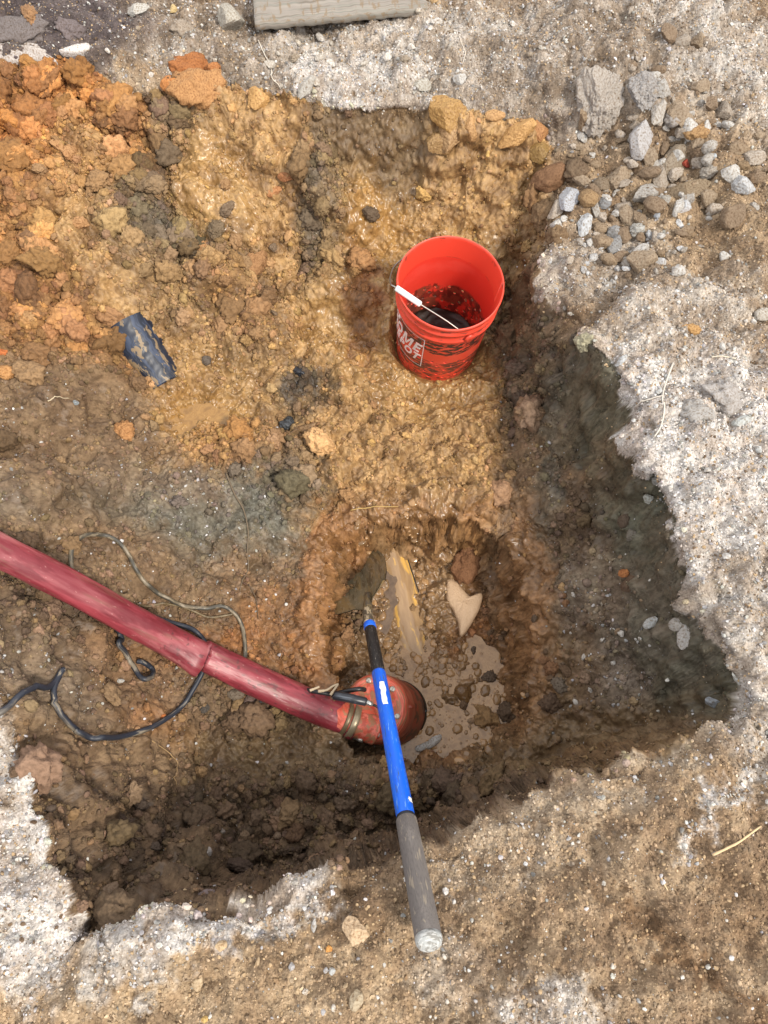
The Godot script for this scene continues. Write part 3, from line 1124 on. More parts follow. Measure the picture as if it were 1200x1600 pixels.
func build_crumbs() -> void:
	var S := FastNoiseLite.TYPE_SIMPLEX_SMOOTH
	var bump := noise_texture(S, 0.02, 5, 512, false, 6.0, 0, 41)
	var soft := noise_texture(S, 0.02, 4, 512, false, 6.0, 0, 42, ramp_of([[0.2, Color(0.75, 0.74, 0.72)], [0.6, Color(1, 1, 1)]]))
	var mat := tinted(0.85, soft, bump, 0.3, 0.12)
	var clods: Array = []
	for k in 5:
		clods.append(lump(100 + k, 2, 0.65, 0.42, 1.8))
	var chips: Array = []
	for k in 5:
		chips.append(lump(120 + k, 1, 0.95, 0.12, 2.0, Vector3(1, 0.75, 0.85), true))
	var cr: PackedFloat32Array = fine.crumb
	var tn: PackedByteArray = noise.blob
	var wh: PackedFloat32Array = fine.white
	var fd: PackedFloat32Array = fine.sd
	var own := func(at: int) -> Color:
		var c := col[at]
		var k := rng.randf_range(0.82, 1.16)
		return Color(c.r * k, c.g * k * rng.randf_range(0.96, 1.02), c.b * k * rng.randf_range(0.9, 1.05))
	var in_heap := func(at: int) -> float:
		return cr[at] * cr[at] * clampf(0.4 + (tn[at] / 255.0 - 0.5) * 5.0, 0.05, 1.0) if fd[at] > 0.0 else 0.0
	var in_pit := func(at: int) -> float:
		return cr[at] * clampf(0.5 + (tn[at] / 255.0 - 0.5) * 4.0, 0.1, 1.0) if fd[at] > -0.02 else 0.0
	var outside := func(at: int) -> float:
		return 0.6 if fd[at] < 0.015 else 0.0
	var chalk := func(at: int) -> float:
		return wh[at] * 2.0 * clampf(0.4 + (tn[at] / 255.0 - 0.5) * 5.0, 0.03, 1.0)
	var gravel := func(at: int) -> Color:
		var u := rng.randf()
		var c := col[at]
		if u < 0.014:
			return lin(204, 198, 188)
		if u < 0.16:
			return lin(178, 152, 118)
		if u < 0.3:
			return lin(112, 92, 72)
		var k := rng.randf_range(0.8, 1.2)
		return Color(c.r * k, c.g * k, c.b * k)
	var pale := func(at: int) -> Color:
		var k := rng.randf_range(0.52, 0.84)
		return Color(k, k * rng.randf_range(0.97, 1.0), k * rng.randf_range(0.94, 1.0))
	var clods_big := [lump(111, 3, 0.7, 0.4, 1.8), lump(112, 3, 0.6, 0.45, 1.5), lump(113, 3, 0.8, 0.4, 2.0)]
	scatter("clay_clods", clods_big, mat, 4000, 0.012, 0.058, 2.3, in_heap, own, 0.4)
	scatter("clay_crumbs", clods, mat, 45000, 0.003, 0.018, 2.2, in_heap, own, 0.35)
	scatter("soil_crumbs", clods, mat, 120000, 0.0018, 0.009, 2.4, in_pit, own, 0.35)
	scatter("ground_gravel", chips, mat, 170000, 0.0012, 0.0045, 2.6, outside, gravel, 0.2)
	scatter("chalk_crumbs", chips, mat, 46000, 0.0012, 0.006, 2.8, chalk, pale, 0.2)


func light_and_camera() -> void:
	var cam := Camera3D.new()
	cam.name = "camera"
	add_child(cam)
	cam.position = Vector3(0, 1.55, 0)
	cam.rotation_degrees = Vector3(-66, 0, 0)
	cam.fov = 68.0
	cam.near = 0.05
	cam.far = 600.0
	var env := Environment.new()
	env.background_mode = Environment.BG_SKY
	var psky := ProceduralSkyMaterial.new()
	psky.sky_top_color = Color(0.885, 0.885, 0.895)
	psky.sky_horizon_color = Color(0.82, 0.82, 0.83)
	psky.sky_curve = 0.2
	psky.ground_bottom_color = Color(0.35, 0.3, 0.25)
	psky.ground_horizon_color = Color(0.5, 0.47, 0.43)
	psky.sky_energy_multiplier = 0.88
	var sky := Sky.new()
	sky.sky_material = psky
	env.sky = sky
	env.tonemap_mode = Environment.TONE_MAPPER_LINEAR
	env.tonemap_exposure = 2.6
	env.sdfgi_enabled = true
	env.ssao_enabled = true
	env.ssil_enabled = true
	var we := WorldEnvironment.new()
	we.name = "daylight"
	we.environment = env
	add_child(we)
	var sun := DirectionalLight3D.new()
	sun.name = "sun"
	sun.light_energy = 0.5
	sun.light_color = Color(1, 0.97, 0.92)
	sun.light_angular_distance = 10.0
	sun.shadow_enabled = true
	add_child(sun)
	sun.basis = Basis.looking_at(-Vector3(0.46, 0.74, 0.42))


func thing(called: String, label: String, category: String, at := Vector3.ZERO, group := "") -> Node3D:
	var o := Node3D.new()
	o.name = called
	add_child(o, true)
	o.position = at
	tag(o, label, category, group)
	return o


func tag(o: Node, label: String, category: String, group := "") -> void:
	o.set_meta("label", label)
	o.set_meta("category", category)
	if group:
		o.set_meta("group", group)


func part(called: String, mesh: Mesh, mat: Material, parent: Node, label := "") -> MeshInstance3D:
	var o := MeshInstance3D.new()
	o.name = called
	o.mesh = mesh
	if mat:
		o.material_override = mat
	parent.add_child(o, true)
	if label:
		o.set_meta("label", label)
	return o


func solo(called: String, mesh: Mesh, mat: Material, label: String, category: String, xf := Transform3D(), group := "") -> MeshInstance3D:
	var o := part(called, mesh, mat, self)
	o.transform = xf
	tag(o, label, category, group)
	return o


func paint(r: float, g: float, b: float, rough := 0.6, metal := 0.0) -> StandardMaterial3D:
	var m := StandardMaterial3D.new()
	m.albedo_color = lin(r, g, b)
	m.roughness = rough
	m.metallic = metal
	return m


func surface_mesh(rows: Array, closed_around := false, uvs := true) -> ArrayMesh:
	# a sheet through rows of points; smooth, with uv running 0..1 both ways
	var st := SurfaceTool.new()
	st.begin(Mesh.PRIMITIVE_TRIANGLES)
	st.set_smooth_group(0)
	var n: int = rows[0].size()
	for j in rows.size():
		for i in n:
			st.set_uv(Vector2(float(i) / (n - 1), float(j) / (rows.size() - 1)))
			st.add_vertex(rows[j][i])
	for j in rows.size() - 1:
		for i in n - 1:
			var a := j * n + i
			for k in [a, a + 1, a + n, a + 1, a + n + 1, a + n]:
				st.add_index(k)
	st.generate_normals()
	var m := st.commit()
	if closed_around:
		# the seam's two columns of normals become one
		var arr := m.surface_get_arrays(0)
		var ns: PackedVector3Array = arr[Mesh.ARRAY_NORMAL]
		for j in rows.size():
			var s := (ns[j * n] + ns[j * n + n - 1]).normalized()
			ns[j * n] = s
			ns[j * n + n - 1] = s
		arr[Mesh.ARRAY_NORMAL] = ns
		m = ArrayMesh.new()
		m.add_surface_from_arrays(Mesh.PRIMITIVE_TRIANGLES, arr)
	return m


func spin(profile: Array, segs := 48, from := 0.0, to := TAU) -> ArrayMesh:
	# profile: [radius, height] upwards outside, then inwards
	var rows := []
	for p in profile:
		var row := PackedVector3Array()
		for i in segs + 1:
			var a := lerpf(from, to, float(i) / segs)
			row.append(Vector3(cos(a) * p[0], p[1], sin(a) * p[0]))
		rows.append(row)
	rows.reverse()
	return surface_mesh(rows, to - from > TAU - 0.01)


func curve_points(ctrl: Array, per := 8) -> PackedVector3Array:
	# a smooth line through the given points
	var out := PackedVector3Array()
	for k in ctrl.size() - 1:
		var a: Vector3 = ctrl[maxi(k - 1, 0)]
		var b: Vector3 = ctrl[k]
		var c: Vector3 = ctrl[k + 1]
		var d: Vector3 = ctrl[mini(k + 2, ctrl.size() - 1)]
		for s in per:
			out.append(b.cubic_interpolate(c, a, d, float(s) / per))
	out.append(ctrl[ctrl.size() - 1])
	return out


func tube(path: PackedVector3Array, radii: PackedFloat32Array, sides := 12, caps := true, flatten := 1.0, up := Vector3.UP) -> ArrayMesh:
	# a round (or flattened) tube along a path; u goes round, v along
	var rows := []
	var n := path.size()
	var side := Vector3.ZERO
	for k in n:
		var d := (path[mini(k + 1, n - 1)] - path[maxi(k - 1, 0)]).normalized()
		if side == Vector3.ZERO:
			side = d.cross(up).normalized()
		side = (side - d * side.dot(d)).normalized()
		var over := side.cross(d)
		var r := radii[mini(k, radii.size() - 1)]
		var row := PackedVector3Array()
		for i in sides + 1:
			var a := TAU * i / sides
			row.append(path[k] + side * cos(a) * r + over * sin(a) * r * flatten)
		if caps and k == 0:
			rows.append(tiny(row, path[k]))
		rows.append(row)
		if caps and k == n - 1:
			rows.append(tiny(row, path[k]))
	return surface_mesh(rows, true)


func tiny(row: PackedVector3Array, mid: Vector3) -> PackedVector3Array:
	var out := PackedVector3Array()
	for p in row:
		out.append(mid + (p - mid) * 0.01)
	return out


func constant(r: float, n: int) -> PackedFloat32Array:
	var a := PackedFloat32Array()
	a.resize(n)
	a.fill(r)
	return a


func stained(w: int, h: int, base: Color, layers: Array, seed_ := 1) -> ImageTexture:
	# a coat of base colour with stains over it; a layer: [colour, noise size in px (x, y), threshold, softness, strength, v from, v to]
	var im := Image.create(w, h, false, Image.FORMAT_RGB8)
	im.fill(base)
	var px := im.get_data()
	var k := 0
	for l in layers:
		var f := FastNoiseLite.new()
		f.noise_type = FastNoiseLite.TYPE_SIMPLEX_SMOOTH
		f.seed = seed_ * 31 + k
		f.frequency = 1.0 / l[1].x
		f.fractal_octaves = 5
		f.fractal_gain = 0.6
		var stretch: float = l[1].x / l[1].y
		var nh := maxi(8, int(h * stretch))
		var ni := f.get_seamless_image(w, nh) if w >= 64 else f.get_image(w, nh)
		ni.resize(w, h, Image.INTERPOLATE_BILINEAR)
		ni.convert(Image.FORMAT_L8)
		var nb := ni.get_data()
		var c: Color = l[0]
		for y in h:
			var v := float(y) / h
			var band := clampf((v - l[5]) / 0.06, 0.0, 1.0) * clampf((l[6] - v) / 0.06, 0.0, 1.0)
			if band <= 0.0:
				continue
			for x in w:
				var q: float = clampf((nb[y * w + x] / 255.0 - l[2] - (1.0 - band) * 0.4) / l[3], 0.0, 1.0) * l[4] * band
				if q > 0.0:
					var at := (y * w + x) * 3
					px[at] = int(lerpf(px[at], c.r8, q))
					px[at + 1] = int(lerpf(px[at + 1], c.g8, q))
					px[at + 2] = int(lerpf(px[at + 2], c.b8, q))
		k += 1
	return ImageTexture.create_from_image(Image.create_from_data(w, h, false, Image.FORMAT_RGB8, px))


func coated(tex: Texture2D, rough := 0.5, metal := 0.0) -> StandardMaterial3D:
	var m := StandardMaterial3D.new()
	m.albedo_texture = tex
	m.roughness = rough
	m.metallic = metal
	return m



func frame_along(axis: Vector3, hint := Vector3.RIGHT) -> Basis:
	# y runs along the axis, x as near to the hint as can be
	var y := axis.normalized()
	var x := (hint - y * hint.dot(y)).normalized()
	return Basis(x, y, x.cross(y))


func soft_ground(x: float, z: float, r := 0.02) -> float:
	var s := 0.0
	for k in 9:
		s += ground(x + (k % 3 - 1) * r, z + (k / 3 - 1) * r)
	return s / 9.0


func peak_ground(x: float, z: float, r := 0.02) -> float:
	var s := -1e9
	for k in 9:
		s = maxf(s, ground(x + (k % 3 - 1) * r, z + (k / 3 - 1) * r))
	return s


func lay(ctrl: Array, r: float, lift := 0.6, per := 10) -> PackedVector3Array:
	# a flexible line lying on the soil through places given as (x, z)
	var pts := []
	for c in ctrl:
		pts.append(Vector3(c.x, 0, c.y))
	var line := curve_points(pts, per)
	for k in line.size():
		line[k].y = peak_ground(line[k].x, line[k].z, r) + r * lift
	for pass_ in 6:
		for k in range(1, line.size() - 1):
			line[k].y = maxf((line[k - 1].y + line[k].y * 2.0 + line[k + 1].y) / 4.0, soft_ground(line[k].x, line[k].z, r) + r * 0.3)
	for k in line.size():
		line[k].y = maxf(line[k].y, peak_ground(line[k].x, line[k].z, r) + r * 0.15)
	return line


# ---------------------------------------------------------------- bucket
const B_H := 0.285


func bucket_radius(y: float, inside: bool) -> float:
	return lerpf(0.1285, 0.1415, y / B_H) - (0.0035 if inside else 0.0)


func bucket_point(a: float, y: float, inside: bool, out := 0.0) -> Vector3:
	var r := bucket_radius(y, inside) + out
	return Vector3(cos(a) * r, y, sin(a) * r)


func bucket_wall(inside: bool, holes: Dictionary) -> ArrayMesh:
	var st := SurfaceTool.new()
	st.begin(Mesh.PRIMITIVE_TRIANGLES)
	st.set_smooth_group(0)
	var cols := 40
	var rows := 11
	for j in rows:
		for i in cols:
			var a0 := TAU * i / cols
			var a1 := TAU * (i + 1) / cols
			var y0 := B_H * j / rows
			var y1 := B_H * (j + 1) / rows
			var ring := []
			for q in [Vector2(0, 0), Vector2(0.5, 0), Vector2(1, 0), Vector2(1, 0.5), Vector2(1, 1), Vector2(0.5, 1), Vector2(0, 1), Vector2(0, 0.5)]:
				ring.append(Vector2(lerpf(a0, a1, q.x), lerpf(y0, y1, q.y)))
			var key := j * 100 + i
			if holes.has(key):
				var h: Vector3 = holes[key]
				var inner := []
				for k in 8:
					var t := -PI * 0.75 + TAU * k / 8
					inner.append(Vector2(h.x + cos(t) * h.z / 0.135, h.y + sin(t) * h.z))
				for k in 8:
					var n := (k + 1) % 8
					wall_tri(st, [ring[k], ring[n], inner[n]], inside)
					wall_tri(st, [ring[k], inner[n], inner[k]], inside)
					if not inside:
						var p := [bucket_point(inner[k].x, inner[k].y, false), bucket_point(inner[n].x, inner[n].y, false), bucket_point(inner[n].x, inner[n].y, true), bucket_point(inner[k].x, inner[k].y, true)]
						st.set_smooth_group(-1)
						for q in [0, 1, 2, 0, 2, 3]:
							st.set_uv(Vector2(inner[k].x / TAU, 1.0 - inner[k].y / B_H))
							st.add_vertex(p[q])
						st.set_smooth_group(0)
			else:
				var mid := Vector2((a0 + a1) / 2, (y0 + y1) / 2)
				for k in 8:
					wall_tri(st, [mid, ring[k], ring[(k + 1) % 8]], inside)
	st.generate_normals()
	return st.commit()


func wall_tri(st: SurfaceTool, t: Array, inside: bool) -> void:
	for k in ([0, 2, 1] if inside else [0, 1, 2]):
		st.set_uv(Vector2(t[k].x / TAU, 1.0 - t[k].y / B_H))
		st.add_vertex(bucket_point(t[k].x, t[k].y, inside))


func wrapped_text(text: String, height: float, width: float, mid_angle: float, y: float, slant := 0.0) -> ArrayMesh:
	# lettering bent round the bucket
	var font := SystemFont.new()
	font.font_names = PackedStringArray(["Droid Sans"])
	font.font_weight = 800
	var tm := TextMesh.new()
	tm.text = text
	tm.font = font
	tm.font_size = 64
	tm.pixel_size = 0.01
	tm.depth = 0.02
	tm.curve_step = 2.0
	var arr := tm.get_mesh_arrays()
	var vs: PackedVector3Array = arr[Mesh.ARRAY_VERTEX]
	var lo := Vector3(1e9, 1e9, 1e9)
	var hi := -lo
	for v in vs:
		lo = lo.min(v)
		hi = hi.max(v)
	var st := SurfaceTool.new()
	st.begin(Mesh.PRIMITIVE_TRIANGLES)
	st.set_smooth_group(-1)
	var ix: PackedInt32Array = arr[Mesh.ARRAY_INDEX]
	for k in ix:
		var v := vs[k]
		var fx := (v.x - lo.x) / (hi.x - lo.x) - 0.5
		var fy := (v.y - lo.y) / (hi.y - lo.y) - 0.5
		var a := mid_angle - (fx * width + fy * slant) / 0.137
		st.add_vertex(bucket_point(a, y + fy * height, false, 0.0007 + (0.0004 if v.z > 0 else -0.0006)))
	st.generate_normals()
	return st.commit()


func band_on_bucket(a0: float, y0: float, a1: float, y1: float, w: float) -> ArrayMesh:
	# a thin printed line on the bucket
	var rows := [PackedVector3Array(), PackedVector3Array()]
	var along_a := absf(a1 - a0) > 0.2
	for k in 17:
		var t := k / 16.0
		for s in 2:
			var o := (s - 0.5) * w
			if along_a:
				rows[s].append(bucket_point(lerpf(a0, a1, t), y0 - o, false, 0.0009))
			else:
				rows[s].append(bucket_point(a0 + o / 0.137, lerpf(y0, y1, t), false, 0.0009))
	return surface_mesh(rows)


func build_bucket(base: Vector3, axis: Vector3) -> void:
	var t := thing("bucket", "red plastic bucket with drilled holes and a wire handle", "bucket", base)
	t.basis = frame_along(axis)
	var outer := stained(1024, 512, lin(220, 72, 50), [
		[lin(226, 92, 78), Vector2(200, 200), 0.5, 0.3, 0.35, 0.0, 1.0],
		[lin(150, 104, 66), Vector2(120, 90), 0.42, 0.25, 0.9, 0.86, 1.05],
		[lin(88, 52, 38), Vector2(60, 40), 0.55, 0.12, 0.85, 0.55, 1.0],
		[lin(40, 34, 32), Vector2(46, 26), 0.43, 0.08, 0.85, 0.02, 0.36, 0.125, 0.222],
		[lin(70, 44, 36), Vector2(90, 30), 0.46, 0.12, 0.8, 0.46, 0.80, 0.10, 0.29],
		[lin(110, 60, 42), Vector2(30, 16), 0.66, 0.08, 0.6, 0.5, 1.0]], 3)
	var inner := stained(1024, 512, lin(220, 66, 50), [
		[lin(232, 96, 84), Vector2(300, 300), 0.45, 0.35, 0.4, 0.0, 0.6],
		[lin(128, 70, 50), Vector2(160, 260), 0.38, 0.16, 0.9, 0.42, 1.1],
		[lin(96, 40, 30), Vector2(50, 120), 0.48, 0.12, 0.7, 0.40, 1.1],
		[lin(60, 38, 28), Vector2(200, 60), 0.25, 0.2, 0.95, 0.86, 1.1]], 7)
	var holes := {}
	for j in range(1, 6):
		for i in 40:
			if (i + j) % 2 == 0 and rng.randf() < 0.93:
				holes[j * 100 + i] = Vector3(TAU * (i + 0.5) / 40 + rng.randf_range(-0.03, 0.03), B_H * (j + 0.5) / 11 + rng.randf_range(-0.005, 0.005), 0.0052 + rng.randf() * 0.0014)
	var plastic := coated(outer, 0.42)
	var body := part("body", bucket_wall(false, holes), plastic, t)
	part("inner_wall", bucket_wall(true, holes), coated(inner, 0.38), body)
	var red := coated(stained(512, 128, lin(220, 72, 52), [[lin(228, 104, 92), Vector2(120, 60), 0.5, 0.3, 0.4, 0.0, 1.1], [lin(90, 56, 46), Vector2(40, 20), 0.66, 0.1, 0.6, 0.0, 1.1, 0.12, 0.26]], 5), 0.4)
	part("rim", spin([[0.1412, B_H], [0.1490, B_H + 0.002], [0.1496, B_H + 0.006], [0.1490, B_H + 0.010], [0.1440, B_H + 0.013], [0.1445, B_H + 0.038], [0.1500, B_H + 0.040], [0.1506, B_H + 0.044], [0.1500, B_H + 0.048], [0.1462, B_H + 0.051], [0.1472, B_H + 0.068], [0.1510, B_H + 0.070], [0.1522, B_H + 0.075], [0.1518, B_H + 0.080], [0.1496, B_H + 0.083], [0.1470, B_H + 0.081], [0.1455, B_H + 0.072], [0.1380, B_H]], 72), red, t)
	part("base", spin([[0.001, 0.001], [0.122, 0.001], [0.1285, 0.004]], 48), plastic, body)
	part("bottom", spin([[0.125, 0.008], [0.001, 0.008]], 48), coated(inner, 0.5), body)
	var white := paint(232, 216, 212, 0.6)
	var lettering := part("lettering", wrapped_text("HOME", 0.056, 0.150, deg_to_rad(152), 0.196, 0.012), white, t)
	part("lettering", wrapped_text("DEPOT", 0.040, 0.150, deg_to_rad(152), 0.140, 0.010), white, t)
	part("lettering", wrapped_text("THE", 0.022, 0.05, deg_to_rad(172), 0.243, 0.005), white, t)
	var a0 := deg_to_rad(117)
	var a1 := deg_to_rad(187)
	var print_ := ArrayMesh.new()
	for l in [[a0, 0.262, a1, 0.262], [a0, 0.092, a1, 0.092], [a0, 0.091, a0, 0.263], [a1, 0.091, a1, 0.263]]:
		print_.add_surface_from_arrays(Mesh.PRIMITIVE_TRIANGLES, band_on_bucket(l[0], l[1], l[2], l[3], 0.0028).surface_get_arrays(0))
	part("printed_frame", print_, white, t)
	# the wire handle leans over the opening towards the left rim
	var e1 := Vector3(0.058, B_H + 0.020, 0.138)
	var e2 := Vector3(-0.050, B_H + 0.026, -0.140)
	var bend := Vector3(-0.158, B_H + 0.105, 0.035)
	var toward := (bend - e1)
	var g0 := e1 + toward * 0.66
	var g1 := e1 + toward * 0.985
	var path := curve_points([e1 + Vector3(-0.012, -0.006, -0.03) * 0.3, e1, e1 + toward * 0.3 + Vector3(0, 0.006, 0), g0, g1, bend + Vector3(-0.010, -0.004, -0.010), Vector3(-0.168, B_H + 0.070, -0.020), Vector3(-0.150, B_H + 0.040, -0.080), Vector3(-0.100, B_H + 0.028, -0.128), e2], 6)
	part("wire_handle", tube(path, constant(0.0024, path.size()), 8), paint(150, 146, 140, 0.35, 0.9), t)
	var gp := PackedVector3Array([g0, g0.lerp(g1, 0.04), g0.lerp(g1, 0.5), g0.lerp(g1, 0.96), g1])
	part("grip", tube(gp, PackedFloat32Array([0.007, 0.0085, 0.0085, 0.0085, 0.007]), 16), paint(226, 230, 228, 0.45), t)
	for e in [e1, e2]:
		var out := Vector3(e.x, 0, e.z).normalized()
		var eb := PackedVector3Array([e - out * 0.003, e + out * 0.002, e + out * 0.005])
		part("ear", tube(eb, PackedFloat32Array([0.014, 0.014, 0.010]), 16), red, t)
	# what it holds
	var sludge := []
	var f := FastNoiseLite.new()
	f.frequency = 18.0
	for j in 15:
		var row := PackedVector3Array()
		for i in 41:
			var r := 0.1245 * (1.0 - j / 14.0)
			var a := TAU * i / 40.0
			var x := cos(a) * r
			var z := sin(a) * r
			row.append(Vector3(x, 0.022 + 0.018 * f.get_noise_2d(x * 3.0, z * 3.0) + 0.006 * absf(f.get_noise_2d(x * 9.0, z * 9.0)), z))
		sludge.append(row)
	var sm := solo("sludge", surface_mesh(sludge, true), paint(46, 36, 30, 0.5), "dark lumpy sludge lying in the bottom of the red bucket", "sludge", t.transform)


# ---------------------------------------------------------------- shovel
func build_shovel(top: Vector3, sock: Vector3) -> void:
	var t := thing("shovel", "long blue handled shovel with grey foam grip, blade down in the mud", "shovel", top)
	var axis := (sock - top)
	var length := axis.length()
	t.basis = frame_along(axis, Vector3.RIGHT)
	var up := Vector3.UP
	var seg := func(pts: Array) -> ArrayMesh:
		var path := PackedVector3Array()
		var rad := PackedFloat32Array()
		for q in pts:
			path.append(Vector3(0, q[0], 0))
			rad.append(q[1])
		return tube(path, rad, 28, true, 1.0, Vector3.BACK)
	var foam := coated(stained(256, 512, lin(104, 98, 94), [[lin(128, 121, 115), Vector2(70, 80), 0.5, 0.3, 0.5, 0.0, 1.1], [lin(84, 78, 76), Vector2(7, 7), 0.5, 0.25, 0.5, 0.0, 1.1], [lin(178, 172, 166), Vector2(60, 40), 0.35, 0.25, 0.8, -0.1, 0.16], [lin(160, 146, 124), Vector2(24, 30), 0.68, 0.08, 0.6, 0.0, 1.1]], 21), 0.9)
	foam.heightmap_enabled = true
	foam.heightmap_texture = noise_texture(FastNoiseLite.TYPE_SIMPLEX_SMOOTH, 0.06, 3, 256)
	foam.heightmap_scale = 0.06
	var grip := part("grip", seg.call([[0.0, 0.004], [0.001, 0.014], [0.004, 0.0205], [0.009, 0.0232], [0.016, 0.0240], [0.06, 0.0238], [0.20, 0.0222], [0.262, 0.0214], [0.266, 0.0195]]), foam, t)
	part("grip_cap", seg.call([[-0.0012, 0.001], [-0.001, 0.010], [0.001, 0.0165], [0.0045, 0.0212], [0.010, 0.0238], [0.018, 0.0243]]), coated(stained(128, 128, lin(156, 158, 156), [[lin(110, 106, 100), Vector2(30, 30), 0.5, 0.15, 0.7, -0.1, 1.1], [lin(200, 200, 196), Vector2(18, 18), 0.6, 0.1, 0.6, -0.1, 1.1]], 23), 0.75), grip)
	var blue := coated(stained(256, 1024, lin(18, 96, 222), [[lin(40, 122, 236), Vector2(80, 300), 0.5, 0.3, 0.5, 0.0, 1.1], [lin(150, 180, 214), Vector2(8, 24), 0.73, 0.05, 0.8, 0.0, 1.1], [lin(96, 84, 70), Vector2(16, 50), 0.72, 0.06, 0.6, 0.0, 1.1]], 25), 0.36)
	var l1 := 0.266
	var l2 := length * 0.735
	var l3 := length * 0.925
	var shaft := part("shaft", seg.call([[l1 - 0.004, 0.0195], [l1 + 0.002, 0.0192], [l2 - 0.004, 0.0178], [l2, 0.0172]]), blue, t)
	part("dark_ring", seg.call([[l1 - 0.003, 0.0200], [l1 - 0.001, 0.0204], [l1 + 0.004, 0.0202], [l1 + 0.006, 0.0194]]), paint(30, 34, 44, 0.5), shaft)
	part("tape_wrap", seg.call([[l2 - 0.006, 0.0160], [l2, 0.0171], [l3 - 0.01, 0.0166], [l3, 0.0160]]), coated(stained(256, 512, lin(24, 22, 22), [[lin(70, 64, 58), Vector2(10, 40), 0.62, 0.08, 0.7, 0.0, 1.1], [lin(190, 184, 174), Vector2(7, 12), 0.72, 0.05, 0.8, 0.0, 1.1]], 27), 0.55), t)
	part("collar", seg.call([[l3 - 0.003, 0.0160], [l3, 0.0172], [l3 + 0.018, 0.0170], [l3 + 0.022, 0.016]]), blue, t)
	# white remains of a sticker
	part("sticker", patch(0.0197, l2 - 0.135, l2 - 0.055, 0.05, 0.78, 41), paint(236, 238, 240, 0.5), shaft)
	part("paint_chip", patch(0.0199, l1 + 0.030, l1 + 0.042, 0.95, 1.55, 43), paint(232, 230, 220, 0.6), shaft)
	# forged socket, bent towards the blade
	var steel := coated(stained(256, 256, lin(92, 84, 72), [[lin(186, 168, 138), Vector2(50, 70), 0.46, 0.16, 0.9, 0.0, 0.62], [lin(112, 94, 62), Vector2(60, 60), 0.45, 0.2, 0.8, 0.4, 1.1], [lin(60, 50, 40), Vector2(20, 20), 0.6, 0.1, 0.7, 0.0, 1.1]], 29), 0.4, 0.15)
	var y0 := l3 + 0.020
	var path := curve_points([Vector3(0, y0, 0), Vector3(0, y0 + 0.045, 0), Vector3(0.004, y0 + 0.085, 0.004), Vector3(0.012, y0 + 0.135, 0.006)], 6)
	var rad := PackedFloat32Array()
	for k in path.size():
		rad.append(lerpf(0.0172, 0.0105, float(k) / path.size()))
	part("socket", tube(path, rad, 20, true, 1.0, Vector3.BACK), steel, t)
	# dished round-point blade; w runs across, s towards the tip
	var blade_mat := coated(stained(512, 512, lin(122, 114, 92), [[lin(146, 124, 84), Vector2(120, 160), 0.4, 0.25, 0.8, 0.0, 1.1], [lin(90, 78, 58), Vector2(60, 100), 0.58, 0.15, 0.7, 0.0, 1.1], [lin(150, 140, 120), Vector2(40, 30), 0.62, 0.1, 0.6, 0.0, 1.1]], 31), 0.24, 0.25)
	var across := Vector3(0.80, 0.0, 0.60).normalized()
	var face := across.cross(Vector3.UP).normalized()
	if (t.basis * face).y < 0.0:
		face = -face
	var s0 := y0 + 0.085
	for side in 2:
		pass
	var rows := []
	for back in 2:
		for j in 23:
			var s := (j if back == 0 else 22 - j) / 22.0
			var half := 0.098 * (1.0 if s < 0.45 else sqrt(maxf(0.0, 1.0 - pow((s - 0.45) / 0.55, 2.2))))
			half *= lerpf(0.90, 1.0, minf(1.0, s * 4.0))
			var row := PackedVector3Array()
			for i in 25:
				var w := i / 12.0 - 1.0
				var dish := 0.030 * w * w * (1.0 - 0.5 * s) - 0.012 * sin(s * PI) - 0.006 * exp(-w * w * 30.0) * (1.0 - s)
				var step := 0.012 * exp(-s * s * 500.0) * smoothstep(0.15, 0.4, absf(w))
				row.append(Vector3(0, s0 + s * 0.275, 0) + across * w * half + face * (dish + step - back * 0.0022))
			rows.append(row)
	part("blade", surface_mesh(rows), blade_mat, t)


func patch(r: float, y0: float, y1: float, a0: float, a1: float, seed_: int) -> ArrayMesh:
	# a scrap stuck round the shaft, with a torn outline
	var rr := RandomNumberGenerator.new()
	rr.seed = seed_
	var rows := []
	for j in 9:
		var row := PackedVector3Array()
		var e0 := a0 + rr.randf_range(-0.08, 0.08)
		var e1 := a1 + rr.randf_range(-0.16, 0.08)
		for i in 9:
			var a := -lerpf(e0, e1, i / 8.0) + PI * 0.62
			row.append(Vector3(cos(a) * r, lerpf(y0, y1, j / 8.0), sin(a) * r))
		rows.append(row)
	return surface_mesh(rows)


